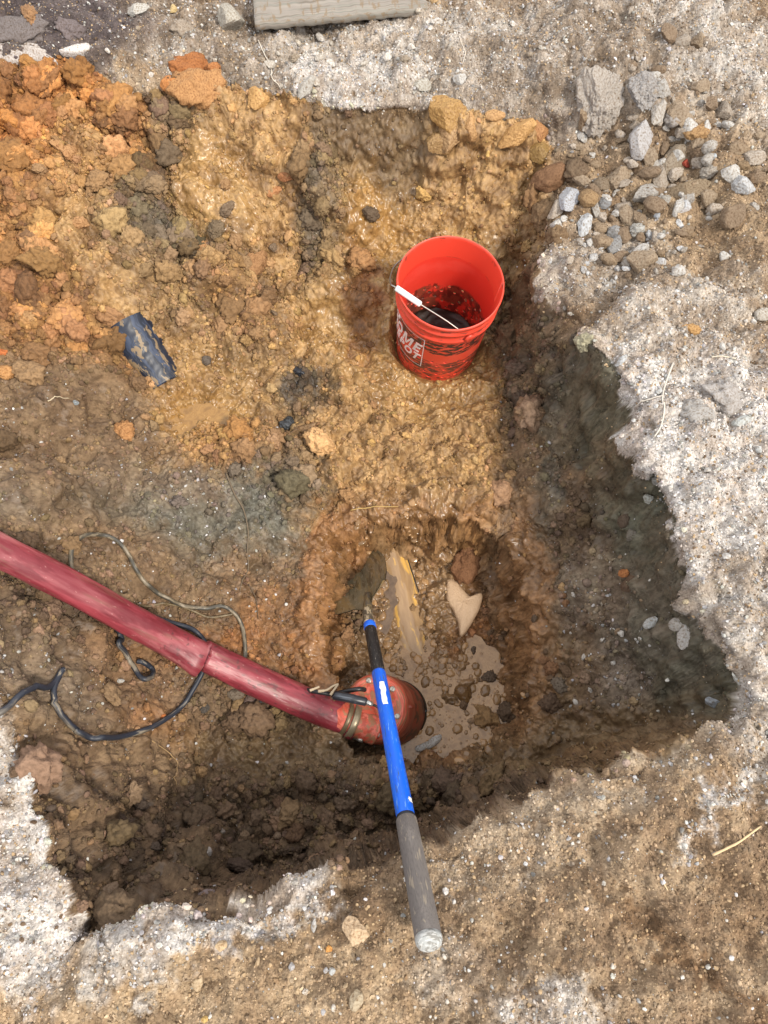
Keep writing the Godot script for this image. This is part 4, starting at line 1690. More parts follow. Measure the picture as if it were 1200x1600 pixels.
# ---------------------------------------------------------------- pump and hose
func build_pump(base: Vector3, axis: Vector3, hose_end: Vector3, hose_dir: Vector3) -> void:
	var t := thing("sump_pump", "red submersible pump standing in the muddy sump under the shovel", "pump", base)
	t.basis = frame_along(axis)
	var back := t.transform.affine_inverse()
	var rust := coated(stained(512, 256, lin(140, 62, 42), [[lin(176, 92, 70), Vector2(120, 60), 0.5, 0.2, 0.8, -0.1, 0.5], [lin(112, 70, 44), Vector2(60, 40), 0.5, 0.2, 0.8, 0.2, 1.1], [lin(60, 44, 34), Vector2(40, 30), 0.55, 0.12, 0.8, 0.5, 1.1]], 51), 0.5)
	var coral := coated(stained(512, 512, lin(200, 88, 66), [[lin(222, 124, 106), Vector2(90, 90), 0.5, 0.2, 0.8, -0.1, 1.1], [lin(170, 70, 52), Vector2(50, 50), 0.56, 0.15, 0.8, -0.1, 1.1], [lin(150, 112, 80), Vector2(60, 60), 0.52, 0.14, 0.85, -0.1, 1.1]], 53), 0.5)
	part("body", spin([[0.092, -0.056], [0.096, -0.052], [0.0965, 0.0], [0.0965, 0.06], [0.0955, 0.064], [0.0955, 0.068], [0.0965, 0.072], [0.0960, 0.125], [0.0945, 0.128]], 64), rust, t)
	part("base_ring", spin([[0.090, -0.11], [0.098, -0.108], [0.099, -0.06], [0.098, -0.042], [0.0955, -0.038]], 64), paint(34, 30, 26, 0.35), t)
	var lid := part("lid", spin([[0.0940, 0.122], [0.0945, 0.128], [0.0925, 0.138], [0.0895, 0.144], [0.086, 0.148], [0.080, 0.151], [0.068, 0.1515], [0.065, 0.149], [0.040, 0.148], [0.001, 0.149]], 64), coral, t)
	var bolt := spin([[0.0085, 0.0], [0.0085, 0.004], [0.007, 0.0055], [0.001, 0.006]], 6)
	var zinc := paint(176, 172, 162, 0.35, 0.8)
	for k in 6:
		var b := part("bolt", bolt, zinc, lid)
		b.position = Vector3(cos(k * TAU / 6 + 0.35) * 0.074, 0.149, sin(k * TAU / 6 + 0.35) * 0.074)
	# outlet stub bends from the lid to meet the hose
	var he := back * hose_end
	var hd := (back.basis * hose_dir).normalized()
	var o := Vector3(-0.030, 0.135, 0.02)
	var path := curve_points([o, o + Vector3(-0.004, 0.02, 0.001), he + hd * 0.045, he - hd * 0.02, he - hd * 0.06], 8)
	part("outlet", tube(path, constant(0.039, path.size()), 32), coral, t)
	part("clamp", tube(PackedVector3Array([he + hd * 0.004, he + hd * 0.006, he + hd * 0.020, he + hd * 0.022]), PackedFloat32Array([0.046, 0.0475, 0.0475, 0.046]), 36), paint(150, 136, 112, 0.35, 0.5), t, "muddy steel hose clamp")
	part("clamp", tube(PackedVector3Array([he + hd * 0.026, he + hd * 0.028, he + hd * 0.036, he + hd * 0.038]), PackedFloat32Array([0.044, 0.0455, 0.0455, 0.044]), 36), paint(120, 104, 80, 0.4, 0.4), t)
	var sc := he + hd * 0.014 + Vector3(0.018, -0.008, 0.046)
	part("clamp_screw", tube(PackedVector3Array([sc - Vector3(0.016, 0, 0.004), sc - Vector3(0.004, 0, 0.001), sc, sc + Vector3(0.012, 0, 0.003)]), PackedFloat32Array([0.005, 0.005, 0.0075, 0.0075]), 12), zinc, t)
	# cable gland and spliced lead
	var ga := Vector3(-0.014, 0.150, -0.045)
	part("cable_gland", tube(PackedVector3Array([ga, ga + Vector3(0, 0.022, 0), ga + Vector3(0, 0.026, 0), ga + Vector3(0, 0.036, 0)]), PackedFloat32Array([0.017, 0.017, 0.012, 0.010]), 12), paint(38, 36, 36, 0.4), t)
	var lead := curve_points([ga + Vector3(0, 0.03, 0), ga + Vector3(-0.012, 0.052, 0.0), ga + Vector3(-0.05, 0.056, 0.006), ga + Vector3(-0.085, 0.050, 0.012)], 8)
	part("lead", tube(lead, constant(0.0065, lead.size()), 12), paint(34, 34, 36, 0.4), t)


func build_hose(path_ctrl: Array) -> void:
	var path := curve_points(path_ctrl, 14)
	var n := path.size()
	var tex := stained(256, 1024, lin(118, 42, 50), [
		[lin(150, 62, 70), Vector2(60, 260), 0.48, 0.25, 0.7, -0.1, 1.1],
		[lin(170, 116, 114), Vector2(70, 300), 0.38, 0.5, 0.75, -0.1, 0.66],
		[lin(96, 26, 34), Vector2(70, 200), 0.52, 0.2, 0.7, 0.0, 1.1],
		[lin(184, 150, 138), Vector2(14, 20), 0.80, 0.05, 0.6, 0.0, 1.1],
		[lin(74, 40, 40), Vector2(26, 30), 0.68, 0.06, 0.6, 0.4, 1.1],
		[lin(116, 80, 66), Vector2(30, 200), 0.62, 0.2, 0.5, 0.0, 1.1]], 61)
	var kink := int(n * 0.575)
	var rows := []
	var last := PackedVector3Array()
	var side := Vector3.ZERO
	var f := FastNoiseLite.new()
	f.frequency = 1.0
	for k in n:
		var d := (path[mini(k + 1, n - 1)] - path[maxi(k - 1, 0)]).normalized()
		if side == Vector3.ZERO:
			side = d.cross(Vector3.UP).normalized()
		side = (side - d * side.dot(d)).normalized()
		var over := side.cross(d)
		var t := float(k) / (n - 1)
		var rings := 1
		if k == kink:
			rings = 3
		for q in rings:
			var r := lerpf(0.036, 0.045, t)
			var squash := 0.72
			var shift := Vector3.ZERO
			var near := clampf(1.0 - absf(k - kink) / 11.0, 0.0, 1.0)
			if k < kink or (k == kink and q == 0):
				r *= 1.0 + 0.16 * near * near
				shift = side * 0.010 * near * near
				squash -= 0.16 * near
			elif k == kink and q == 1:
				r *= 0.90
				squash = 0.62
			else:
				r *= 1.0 - 0.03 * near
				shift = -side * 0.004 * near
			if t > 0.93:
				r *= 1.0 + 0.10 * sin((t - 0.93) / 0.07 * PI)
			var row := PackedVector3Array()
			for i in 41:
				var a := TAU * i / 40
				var rr := r * (1.0 + 0.06 * f.get_noise_3d(cos(a) * 1.6, sin(a) * 1.6, t * 12.0) + 0.02 * f.get_noise_3d(cos(a) * 5.0, sin(a) * 5.0, t * 30.0))
				var flat := squash
				row.append(path[k] + shift + d * (0.004 * q) + side * cos(a) * rr + over * sin(a) * rr * flat)
			if k == kink:
				# the outer lip leans over the inner one
				for i in 41:
					row[i] += d * 0.010 * sin(TAU * i / 40 + 0.6) * (1.0 if q < 2 else 0.6)
			rows.append(row)
	var mouth := PackedVector3Array()
	for p in rows[rows.size() - 1]:
		mouth.append(path[n - 1] + (p - path[n - 1]) * 0.86)
	rows.append(mouth)
	var deep := PackedVector3Array()
	for p in mouth:
		deep.append(p - (path[n - 1] - path[n - 2]).normalized() * 0.05)
	rows.append(deep)
	var mat := coated(tex, 0.42)
	mat.heightmap_enabled = true
	mat.heightmap_texture = noise_texture(FastNoiseLite.TYPE_SIMPLEX_SMOOTH, 0.03, 4, 512)
	mat.heightmap_scale = 0.08
	solo("discharge_hose", surface_mesh(rows, true), mat, "dusty maroon discharge hose, creased, running from the left rim to the pump", "hose")


func build_cable(called: String, ctrl: Array, r: float, mat: Material, label: String, category: String, lift := 0.6) -> void:
	var path := lay(ctrl, r, lift)
	solo(called, tube(path, constant(r, path.size()), 14), mat, label, category)


func cable_coat(base: Color, mud: Color, share: float, seed_: int) -> StandardMaterial3D:
	return coated(stained(64, 1024, base, [[mud, Vector2(60, 120), share, 0.15, 0.85, -0.1, 1.1], [lin(150, 138, 118), Vector2(30, 60), 0.66, 0.08, 0.6, -0.1, 1.1]], seed_), 0.5)


# ---------------------------------------------------------------- stones
var stone_meshes := {}
var stone_coats := {}
var stone_plain := false
var stone_speckle: Texture2D
var stone_bump: Texture2D


func stone_coat(c: Color, rough := 0.85) -> StandardMaterial3D:
	var key := c.to_html() + str(rough)
	if not stone_coats.has(key):
		var m := StandardMaterial3D.new()
		m.albedo_color = c
		if not stone_plain:
			m.albedo_texture = stone_speckle
		m.roughness = rough
		m.uv1_triplanar = true
		m.uv1_world_triplanar = true
		m.uv1_scale = Vector3.ONE / 0.11
		m.heightmap_enabled = true
		m.heightmap_texture = stone_bump
		m.heightmap_scale = 0.16
		stone_coats[key] = m
	return stone_coats[key]


func stone(called: String, shape: String, variant: int, x: float, z: float, size: Vector3, yaw: float, c: Color, label: String, category: String, group := "", sink := 0.35, rough := 0.85, tilt := 0.0) -> void:
	var key := shape + str(variant % 7)
	if not stone_meshes.has(key):
		var v := variant % 7
		match shape:
			"block": stone_meshes[key] = lump(200 + v, 3, 1.0, 0.09, 2.4, Vector3.ONE, true, 9)
			"round": stone_meshes[key] = lump(220 + v, 3, 0.6, 0.12, 1.6)
			"clod": stone_meshes[key] = lump(240 + v, 3, 0.7, 0.36, 2.0)
			"boulder": stone_meshes[key] = lump(280 + v, 4, 0.85, 0.24, 2.6, Vector3.ONE, true, 9)
			"chip": stone_meshes[key] = lump(260 + v, 2, 1.0, 0.10, 2.0, Vector3.ONE, true, 8)
	var n := soil_normal(x, z).lerp(Vector3.UP, 0.4).normalized()
	var b := Basis(Quaternion(Vector3.UP, n)) * Basis.from_euler(Vector3(tilt, -yaw, tilt * 0.5))
	var y := soft_ground(x, z, minf(size.x, size.z) * 0.5)
	var at := Vector3(x, y, z) + n * size.y * (0.85 - 2.0 * sink)
	solo(called, stone_meshes[key], stone_coat(c, rough), label, category, Transform3D(b.scaled_local(size / 0.98), at), group)


func loose(count: int, cx: float, cz: float, ux: float, uz: float, vx: float, vz: float, small: float, large: float, cols: Array, shapes: Array, called: String, label: String, category: String, group: String) -> void:
	# stones of one sort strewn over a patch, thickest in its middle
	for k in count:
		var a := rng.randfn() * 0.5
		var b := rng.randfn() * 0.5
		var x := clampf(cx + ux * a + vx * b, X0 + 0.05, X1 - 0.05)
		var z := clampf(cz + uz * a + vz * b, Z0 + 0.05, Z1 - 0.05)
		if (soil_side(x, z) > 0.0) != (soil_side(cx, cz) > 0.0):
			continue
		var s := small * pow(large / small, pow(rng.randf(), 1.6))
		var c: Color = cols[rng.randi() % cols.size()]
		stone(called, shapes[rng.randi() % shapes.size()], rng.randi() % 7, x, z, Vector3(s, s * rng.randf_range(0.5, 0.75), s * rng.randf_range(0.6, 1.0)), rng.randf() * TAU, c, label, category, group, rng.randf_range(0.1, 0.3), 0.85, rng.randf_range(-0.4, 0.4))
		# what tells it apart: size, colour, and the nearest thing one can find
		var best := 1e9
		var mark: Array = []
		for m in landmarks:
			var d2: float = (m[0] - x) * (m[0] - x) + (m[1] - z) * (m[1] - z)
			if d2 < best:
				best = d2
				mark = m
		var dx: float = x - mark[0]
		var dz: float = z - mark[1]
		var where := ("right of" if dx > 0 else "left of") if absf(dx) > absf(dz) else ("in front of" if dz > 0 else "beyond")
		var hue := "white" if c.r > 0.72 and c.b > 0.66 else ("grey" if absf(c.r - c.b) < 0.09 else ("orange" if c.r > 0.66 and c.b < 0.36 else ("tan" if c.r > 0.56 else "brown")))
		var big := "larger" if s > sqrt(small * large) else "small"
		var key := "%s %s %s %s %s" % [big, hue, called, where, mark[2]]
		if not strewn.has(key):
			strewn[key] = []
		strewn[key].append([best, get_child(get_child_count() - 1)])


func soil_side(x: float, z: float) -> float:
	# distance inside the rim of the pit
	var i := clampi(int((x - X0) / STEP), 0, nx - 1)
	var j := clampi(int((z - Z0) / STEP), 0, nz - 1)
	return fine.sd[j * nx + i]


var landmarks: Array = []
var strewn := {}


func mark_place(x: float, z: float, what: String) -> void:
	landmarks.append([x, z, what])


func label_strewn() -> void:
	var nth := ["nearest", "second", "third", "fourth", "fifth", "sixth", "seventh", "eighth", "ninth", "tenth", "eleventh", "twelfth"]
	for key in strewn:
		var row: Array = strewn[key]
		row.sort_custom(func(a, b): return a[0] < b[0])
		for k in row.size():
			row[k][1].set_meta("label", key if row.size() == 1 else "%s %s" % [nth[mini(k, 11)], key])


func build_froth(cx: float, cz: float, a0: Vector3, b0: Vector3) -> void:
	# drops and lumps of mud afloat and awash in the brown water
	var mesh := lump(301, 2, 0.2, 0.25, 1.2)
	var mm := MultiMesh.new()
	mm.transform_format = MultiMesh.TRANSFORM_3D
	mm.use_colors = true
	mm.mesh = mesh
	mm.instance_count = 600
	for k in 600:
		var a := rng.randf() * TAU
		var q := sqrt(rng.randf())
		var x := cx + cos(a) * 0.21 * q
		var z := cz + sin(a) * 0.19 * q
		var s := 0.002 * pow(9.0, pow(rng.randf(), 2.6))
		if k >= 420:
			# mud heaped against the buried pipe
			var t := rng.randf()
			var p := a0.lerp(b0, t)
			var side := (b0 - a0).cross(Vector3.UP).normalized()
			p += side * (0.058 + rng.randf() * 0.035) * (1.0 if k % 2 else -1.0)
			x = p.x
			z = p.z
			s = 0.004 * pow(4.5, rng.randf())
		var y := maxf(water_level, ground(x, z) - 0.004)
		mm.set_instance_transform(k, Transform3D(Basis.from_euler(Vector3(0, rng.randf() * TAU, 0)).scaled_local(Vector3(s * rng.randf_range(0.8, 1.4), s * 0.45, s)), Vector3(x, y, z)))
		var m := rng.randf_range(0.75, 1.1)
		mm.set_instance_color(k, Color(0.58 * m, 0.45 * m, 0.31 * m))
	var o := MultiMeshInstance3D.new()
	o.name = "mud_froth"
	o.multimesh = mm
	var mat := paint(255, 255, 255, 0.18)
	mat.vertex_color_use_as_albedo = true
	mat.vertex_color_is_srgb = true
	o.material_override = mat
	o.set_meta("kind", "stuff")
	add_child(o, true)


var water_level := -1e9


# ---------------------------------------------------------------- water
func build_water(called: String, cx: float, cz: float, rx: float, rz: float, yaw: float, share: float, c: Color, label: String, rough := 0.06) -> void:
	# fills the lowest share of the hollow there
	var hs := []
	for k in 400:
		var a := rng.randf() * TAU
		var q := sqrt(rng.randf())
		hs.append(ground(cx + (cos(a) * rx * cos(yaw) - sin(a) * rz * sin(yaw)) * q, cz + (cos(a) * rx * sin(yaw) + sin(a) * rz * cos(yaw)) * q))
	hs.sort()
	var y: float = hs[int(share * 399)]
	if water_level < -1e8:
		water_level = y
	var f := FastNoiseLite.new()
	f.seed = int(cx * 1000)
	f.frequency = 1.2
	var rows := []
	for j in 9:
		var row := PackedVector3Array()
		for i in 61:
			var a := TAU * i / 60
			var q := (1.0 - j / 8.0 * 0.995) * (1.0 + 0.25 * f.get_noise_2d(cos(a) * 2.0, sin(a) * 2.0))
			row.append(Vector3(cx + (cos(a) * rx * cos(yaw) - sin(a) * rz * sin(yaw)) * q, y, cz + (cos(a) * rx * sin(yaw) + sin(a) * rz * cos(yaw)) * q))
		rows.append(row)
	var m := paint(c.r8, c.g8, c.b8, rough)
	m.heightmap_enabled = true
	m.heightmap_texture = noise_texture(FastNoiseLite.TYPE_SIMPLEX_SMOOTH, 0.012, 3, 256)
	m.heightmap_scale = 0.10
	m.albedo_texture = noise_texture(FastNoiseLite.TYPE_SIMPLEX_SMOOTH, 0.010, 5, 512, false, 6.0, 0, 63, ramp_of([[0.25, Color(0.84, 0.82, 0.80)], [0.5, Color(0.95, 0.94, 0.93)], [0.62, Color(1, 1, 1)], [0.66, Color(0.9, 0.88, 0.86)], [0.8, Color(1, 1, 1)]]))
	m.uv1_triplanar = true
	m.uv1_world_triplanar = true
	m.uv1_scale = Vector3.ONE / 0.2
	var o := structure(called, surface_mesh(rows, true), m, label, "water")


# ---------------------------------------------------------------- buried things
func half_pipe(a: Vector3, b: Vector3, r0: float, r1: float, from: float, to: float, wobble := 0.0, thick := 0.004, seed_ := 1) -> ArrayMesh:
	# part of a pipe's wall, seen from above, with a ragged edge and thickness
	var f := FastNoiseLite.new()
	f.seed = seed_
	f.frequency = 1.0
	var d := (b - a).normalized()
	var side := d.cross(Vector3.UP).normalized()
	var over := side.cross(d)
	var rows := []
	for back in 2:
		for j in 33:
			var t := (j if back == 0 else 32 - j) / 32.0
			var row := PackedVector3Array()
			var lo := from + wobble * f.get_noise_2d(t * 4.0, 3.0)
			var hi := to + wobble * f.get_noise_2d(t * 4.0, 9.0)
			for i in 25:
				var an := lerpf(lo, hi, i / 24.0)
				var r := lerpf(r0, r1, t) * (1.0 + wobble * 0.16 * f.get_noise_2d(t * 9.0, an * 4.0) + wobble * 0.10 * f.get_noise_2d(t * 3.0, an * 1.5 + 40.0)) - thick * back
				row.append(a.lerp(b, t) + side * cos(an) * r + over * sin(an) * r)
			rows.append(row)
	return surface_mesh(rows)


func slab(outline: Array, y_edge: float, thick: float, dome: float, seed_: int, rough := 0.004) -> ArrayMesh:
	# a flat irregular piece with rounded edge: rings shrink from the rim to the middle; outline in (x, z), at height y
	var f := FastNoiseLite.new()
	f.seed = seed_
	f.frequency = 14.0
	var mid := Vector2.ZERO
	for p in outline:
		mid += p
	mid /= outline.size()
	var ring := PackedVector2Array()
	var m := outline.size()
	for k in m:
		for s in 6:
			ring.append(outline[k].cubic_interpolate(outline[(k + 1) % m], outline[(k + m - 1) % m], outline[(k + 2) % m], s / 6.0))
	var rows := []
	for step in [[0.93, -thick], [1.0, -thick * 0.7], [1.0, -thick * 0.25], [0.975, 0.0], [0.85, dome * 0.4], [0.6, dome * 0.8], [0.3, dome], [0.02, dome]]:
		var row := PackedVector3Array()
		for k in ring.size() + 1:
			var p: Vector2 = mid + (ring[k % ring.size()] - mid) * step[0] * (1.0 + rough * 6.0 * f.get_noise_2d(ring[k % ring.size()].x * 5.0, ring[k % ring.size()].y * 5.0))
			row.append(Vector3(p.x, y_edge + step[1] + rough * (f.get_noise_2d(p.x * 2.0, p.y * 2.0) + 0.5 * f.get_noise_2d(p.x * 7.0, p.y * 7.0)), p.y))
		rows.append(row)
	var mesh := surface_mesh(rows, true)
	return mesh


func twig(called: String, ctrl: Array, r0: float, r1: float, c: Color, label: String, category: String, lift := 0.8, group := "") -> void:
	var path := lay(ctrl, r0, lift, 6)
	var rad := PackedFloat32Array()
	for k in path.size():
		rad.append(lerpf(r0, r1, float(k) / path.size()) * rng.randf_range(0.85, 1.15))
	solo(called, tube(path, rad, 8), paint(c.r8, c.g8, c.b8, 0.85), label, category, Transform3D(), group)


func build_plank(a: Vector3, b: Vector3) -> void:
	# the lower front edge runs from a to b; the board lies back from it
	var d := (b - a).normalized()
	var back := d.cross(Vector3.UP).normalized()
	if back.z > 0.0:
		back = -back
	var up := back.cross(d).normalized()
	if up.y < 0.0:
		up = -up
	var w := 0.19
	var h := 0.024
	var prof := []
	for q in [Vector2(0.004, 0), Vector2(0, 0.004), Vector2(0, h - 0.004), Vector2(0.002, h - 0.001), Vector2(0.006, h), Vector2(w * 0.3, h), Vector2(w * 0.6, h), Vector2(w - 0.006, h), Vector2(w, h - 0.005), Vector2(w, 0)]:
		prof.append(back * q.x + up * (q.y - h))
	var rows := []
	var n := 48
	for k in n + 1:
		var p := a.lerp(b, float(k) / n)
		var row := PackedVector3Array()
		for i in prof.size():
			var e: float = 1.0 - (0.02 if (k == 0 or k == n) else 0.0)
			row.append(p - a + prof[i] * e + back * 0.002 * sin(k * 0.7) + up * 0.0012 * sin(k * 1.9 + i))
		if k == 0 or k == n:
			var end := PackedVector3Array()
			for i in prof.size():
				end.append(p - a + (back * w * 0.5 - up * h * 0.5))
			if k == 0:
				rows.append(end)
			rows.append(row)
			if k == n:
				rows.append(end)
		else:
			rows.append(row)
	var wood := coated(stained(256, 1024, lin(134, 126, 117), [[lin(112, 113, 103), Vector2(8, 900), 0.46, 0.2, 0.7, -0.1, 1.1], [lin(150, 142, 132), Vector2(14, 900), 0.52, 0.2, 0.5, -0.1, 1.1], [lin(98, 86, 74), Vector2(4, 600), 0.68, 0.08, 0.6, -0.1, 1.1], [lin(120, 98, 72), Vector2(70, 60), 0.58, 0.12, 0.6, -0.1, 1.1]], 91), 0.85)
	var o := solo("plank", surface_mesh(rows), wood, "weathered grey wooden plank lying along the top bank", "plank")
	o.position = a


func streaked() -> ImageTexture:
	# wet brown mud on a golden pipe; the gold shows in a few long wiped streaks
	var w := 256
	var h := 512
	var f := FastNoiseLite.new()
	f.frequency = 0.012
	f.fractal_octaves = 4
	f.seed = 17
	var im := Image.create(w, h, false, Image.FORMAT_RGB8)
	var bands := [Vector3(0.20, 0.035, 0.75), Vector3(0.30, 0.016, 0.5), Vector3(0.38, 0.02, 0.62), Vector3(0.74, 0.05, 0.6), Vector3(0.83, 0.02, 0.85), Vector3(0.58, 0.012, 0.35)]
	for y in h:
		for x in w:
			var u := float(x) / w + 0.05 * f.get_noise_2d(y * 0.8, 300.0) + 0.03 * f.get_noise_2d(x * 3.0, y * 3.0)
			var g := 0.0
			for k in bands.size():
				var b: Vector3 = bands[k]
				var n := f.get_noise_2d(y * 1.6 + k * 900.0, x * 1.2) * 1.1 + b.z - 0.42
				g = maxf(g, clampf(1.5 - absf(u - b.x) / b.y, 0.0, 1.0) * clampf(n * 3.0, 0.0, 1.0))
			var m := clampf(0.5 + 0.6 * f.get_noise_2d(x * 3.0, y * 1.6), 0.0, 1.0)
			var c := lin(140, 112, 82).lerp(lin(168, 138, 102), m)
			c = c.lerp(lin(214, 168, 86), g * 0.85)
			im.set_pixel(x, y, c)
	return ImageTexture.create_from_image(im)


func build_buried_pipe(a: Vector3, b: Vector3) -> void:
	var t := thing("buried_pipe", "golden yellow pipe half buried in wet mud at the bottom of the sump", "pipe", a)
	var gold := coated(streaked(), 0.1)
	gold.heightmap_enabled = true
	gold.heightmap_texture = noise_texture(FastNoiseLite.TYPE_SIMPLEX_SMOOTH, 0.01, 4, 512)
	gold.heightmap_scale = 0.04
	var z := Vector3.ZERO
	part("pipe_wall", half_pipe(z, b - a, 0.066, 0.080, 0.2, PI - 0.3, 0.16, 0.004, 5), gold, t)
	var d := (b - a).normalized()
	var side := d.cross(Vector3.UP).normalized()
	var over := side.cross(d)
	# the dark open seam along its right side
	var line := PackedVector3Array()
	for k in 25:
		var q := k / 24.0
		var r := lerpf(0.066, 0.080, q) + 0.0012
		var s := -1.0 if side.x > 0.0 else 1.0
		line.append((b - a) * q - side * s * cos(0.62 + 0.05 * sin(q * 9.0)) * r + over * sin(0.62 + 0.05 * sin(q * 9.0)) * r)
	part("seam", tube(line, constant(0.0022, line.size()), 8), paint(26, 22, 18, 0.4), t)


func build_dark_pipe(a: Vector3, b: Vector3) -> void:
	# it shows just above the soil
	a.y = soft_ground(a.x, a.z, 0.03) - 0.058
	b.y = soft_ground(b.x, b.z, 0.03) - 0.052
	var m := coated(stained(512, 512, lin(30, 36, 50), [
		[lin(62, 72, 92), Vector2(90, 300), 0.56, 0.12, 0.8, -0.1, 1.1],
		[lin(22, 28, 40), Vector2(90, 200), 0.5, 0.2, 0.8, -0.1, 1.1],
		[lin(112, 98, 76), Vector2(6, 60), 0.70, 0.06, 0.7, 0.15, 1.1],
		[lin(132, 110, 80), Vector2(90, 90), 0.60, 0.05, 0.9, -0.1, 1.1]], 97), 0.42)
	var t := solo("black_pipe", half_pipe(Vector3.ZERO, b - a, 0.074, 0.066, 0.25, PI - 0.35, 0.18, 0.004, 9), m, "dark blue black pipe wall showing through the muddy left heap", "pipe")
	t.position = a


func _ready() -> void:
	rng.seed = 4711
	light_and_camera()
	var t0 := Time.get_ticks_msec()
	build_terrain()
	print("terrain ", Time.get_ticks_msec() - t0)
	build_crumbs()
	print("crumbs ", Time.get_ticks_msec() - t0)
	stone_speckle = noise_texture(FastNoiseLite.TYPE_SIMPLEX_SMOOTH, 0.03, 5, 512, false, 6.0, 0, 51, ramp_of([[0.22, Color(0.66, 0.58, 0.49)], [0.34, Color(0.86, 0.83, 0.8)], [0.45, Color(0.93, 0.92, 0.91)], [0.7, Color(1, 1, 1)]]))
	stone_bump = noise_texture(FastNoiseLite.TYPE_SIMPLEX_SMOOTH, 0.025, 5, 512, false, 6.0, 0, 52)
	build_bucket(Vector3(0.169, -0.487, -1.497), Vector3(0.017, 0.361, 0.049))
	build_shovel(Vector3(0.079, 0.059, 0.152), Vector3(-0.047, -0.531, -0.613))
	build_pump(Vector3(0.017, -0.727, -0.372), Vector3(-0.312, 0.947, 0.081), Vector3(-0.075, -0.575, -0.316), Vector3(-0.905, 0.283, -0.317))
	build_hose([Vector3(-0.891, 0.070, -0.612), Vector3(-0.839, 0.000, -0.597), Vector3(-0.740, -0.120, -0.564), Vector3(-0.629, -0.260, -0.520), Vector3(-0.540, -0.360, -0.485), Vector3(-0.421, -0.440, -0.443), Vector3(-0.259, -0.520, -0.381), Vector3(-0.139, -0.555, -0.338), Vector3(-0.075, -0.575, -0.316)])
	build_cable("power_cable", [Vector2(-0.818, -0.234), Vector2(-0.773, -0.251), Vector2(-0.755, -0.282), Vector2(-0.738, -0.322), Vector2(-0.731, -0.360), Vector2(-0.727, -0.373), Vector2(-0.731, -0.354), Vector2(-0.728, -0.315), Vector2(-0.709, -0.271), Vector2(-0.679, -0.238), Vector2(-0.651, -0.236), Vector2(-0.616, -0.258), Vector2(-0.582, -0.283), Vector2(-0.537, -0.339), Vector2(-0.507, -0.388), Vector2(-0.482, -0.437), Vector2(-0.475, -0.490), Vector2(-0.497, -0.529), Vector2(-0.533, -0.551), Vector2(-0.589, -0.561), Vector2(-0.619, -0.570), Vector2(-0.656, -0.570), Vector2(-0.665, -0.536), Vector2(-0.669, -0.510), Vector2(-0.664, -0.488), Vector2(-0.656, -0.455), Vector2(-0.632, -0.413), Vector2(-0.613, -0.400), Vector2(-0.603, -0.411), Vector2(-0.608, -0.433), Vector2(-0.626, -0.446), Vector2(-0.643, -0.449)], 0.0068, cable_coat(lin(40, 44, 54), lin(96, 88, 78), 0.58, 71), "black power cable looping over the brown slope below the maroon hose", "cable", 0.45)
	build_cable("mud_coated_cable", [Vector2(-0.743, -0.590), Vector2(-0.762, -0.626), Vector2(-0.771, -0.678), Vector2(-0.760, -0.722), Vector2(-0.728, -0.747), Vector2(-0.693, -0.734), Vector2(-0.668, -0.705), Vector2(-0.648, -0.670), Vector2(-0.628, -0.643), Vector2(-0.593, -0.622), Vector2(-0.547, -0.609), Vector2(-0.493, -0.605), Vector2(-0.445, -0.613), Vector2(-0.408, -0.593), Vector2(-0.388, -0.546), Vector2(-0.380, -0.483), Vector2(-0.381, -0.448)], 0.0058, cable_coat(lin(70, 66, 58), lin(112, 100, 80), 0.42, 73), "grey mud coated cable arching over the slope above the maroon hose", "cable", 0.45)
	build_cable("thin_cord", [Vector2(-0.645, -0.587), Vector2(-0.610, -0.599), Vector2(-0.561, -0.608), Vector2(-0.512, -0.593), Vector2(-0.473, -0.585), Vector2(-0.434, -0.593), Vector2(-0.411, -0.603)], 0.0030, cable_coat(lin(112, 96, 70), lin(90, 76, 56), 0.5, 75), "thin muddy brown cord lying beside the grey cable bend", "cord", 1.00)
	build_cable("pale_cord", [Vector2(-0.685, -0.523), Vector2(-0.669, -0.507), Vector2(-0.648, -0.500), Vector2(-0.620, -0.496), Vector2(-0.586, -0.485)], 0.0032, cable_coat(lin(140, 126, 102), lin(100, 84, 64), 0.5, 77), "pale frayed cord half under the creased part of the maroon hose", "cord", 1.00)
	var joint := thing("cable_splice", "black taped cable splice with a bare metal end lying across the red pump", "cable splice", Vector3(-0.135, -0.500, -0.379))
	part("lead", tube(PackedVector3Array([Vector3(-0.091, -0.030, -0.021), Vector3(-0.050, -0.005, -0.009), Vector3(0.000, 0.000, 0.000)]), PackedFloat32Array([0.0060, 0.0060, 0.0060]), 14), paint(40, 40, 42, 0.45), joint)
	part("sleeve", tube(PackedVector3Array([Vector3(-0.002, 0.000, 0.000), Vector3(0.003, 0.000, 0.002), Vector3(0.046, 0.000, 0.010), Vector3(0.086, 0.000, 0.019), Vector3(0.089, 0.000, 0.020)]), PackedFloat32Array([0.0080, 0.0125, 0.0125, 0.0115, 0.0080]), 14), coated(stained(64, 128, lin(46, 48, 54), [[lin(120, 128, 138), Vector2(8, 60), 0.62, 0.1, 0.6, -0.1, 1.1]], 79), 0.35), joint)
	part("metal_end", tube(PackedVector3Array([Vector3(0.087, 0.000, 0.019), Vector3(0.092, 0.000, 0.021), Vector3(0.103, -0.003, 0.025), Vector3(0.106, -0.004, 0.025)]), PackedFloat32Array([0.0060, 0.0078, 0.0065, 0.0030]), 14), paint(190, 190, 186, 0.3, 0.8), joint)
	part("wire", tube(PackedVector3Array([Vector3(0.104, -0.004, 0.025), Vector3(0.118, -0.008, 0.031), Vector3(0.130, -0.030, 0.040)]), PackedFloat32Array([0.0035, 0.0035, 0.0035]), 14), paint(36, 30, 30, 0.5), joint)
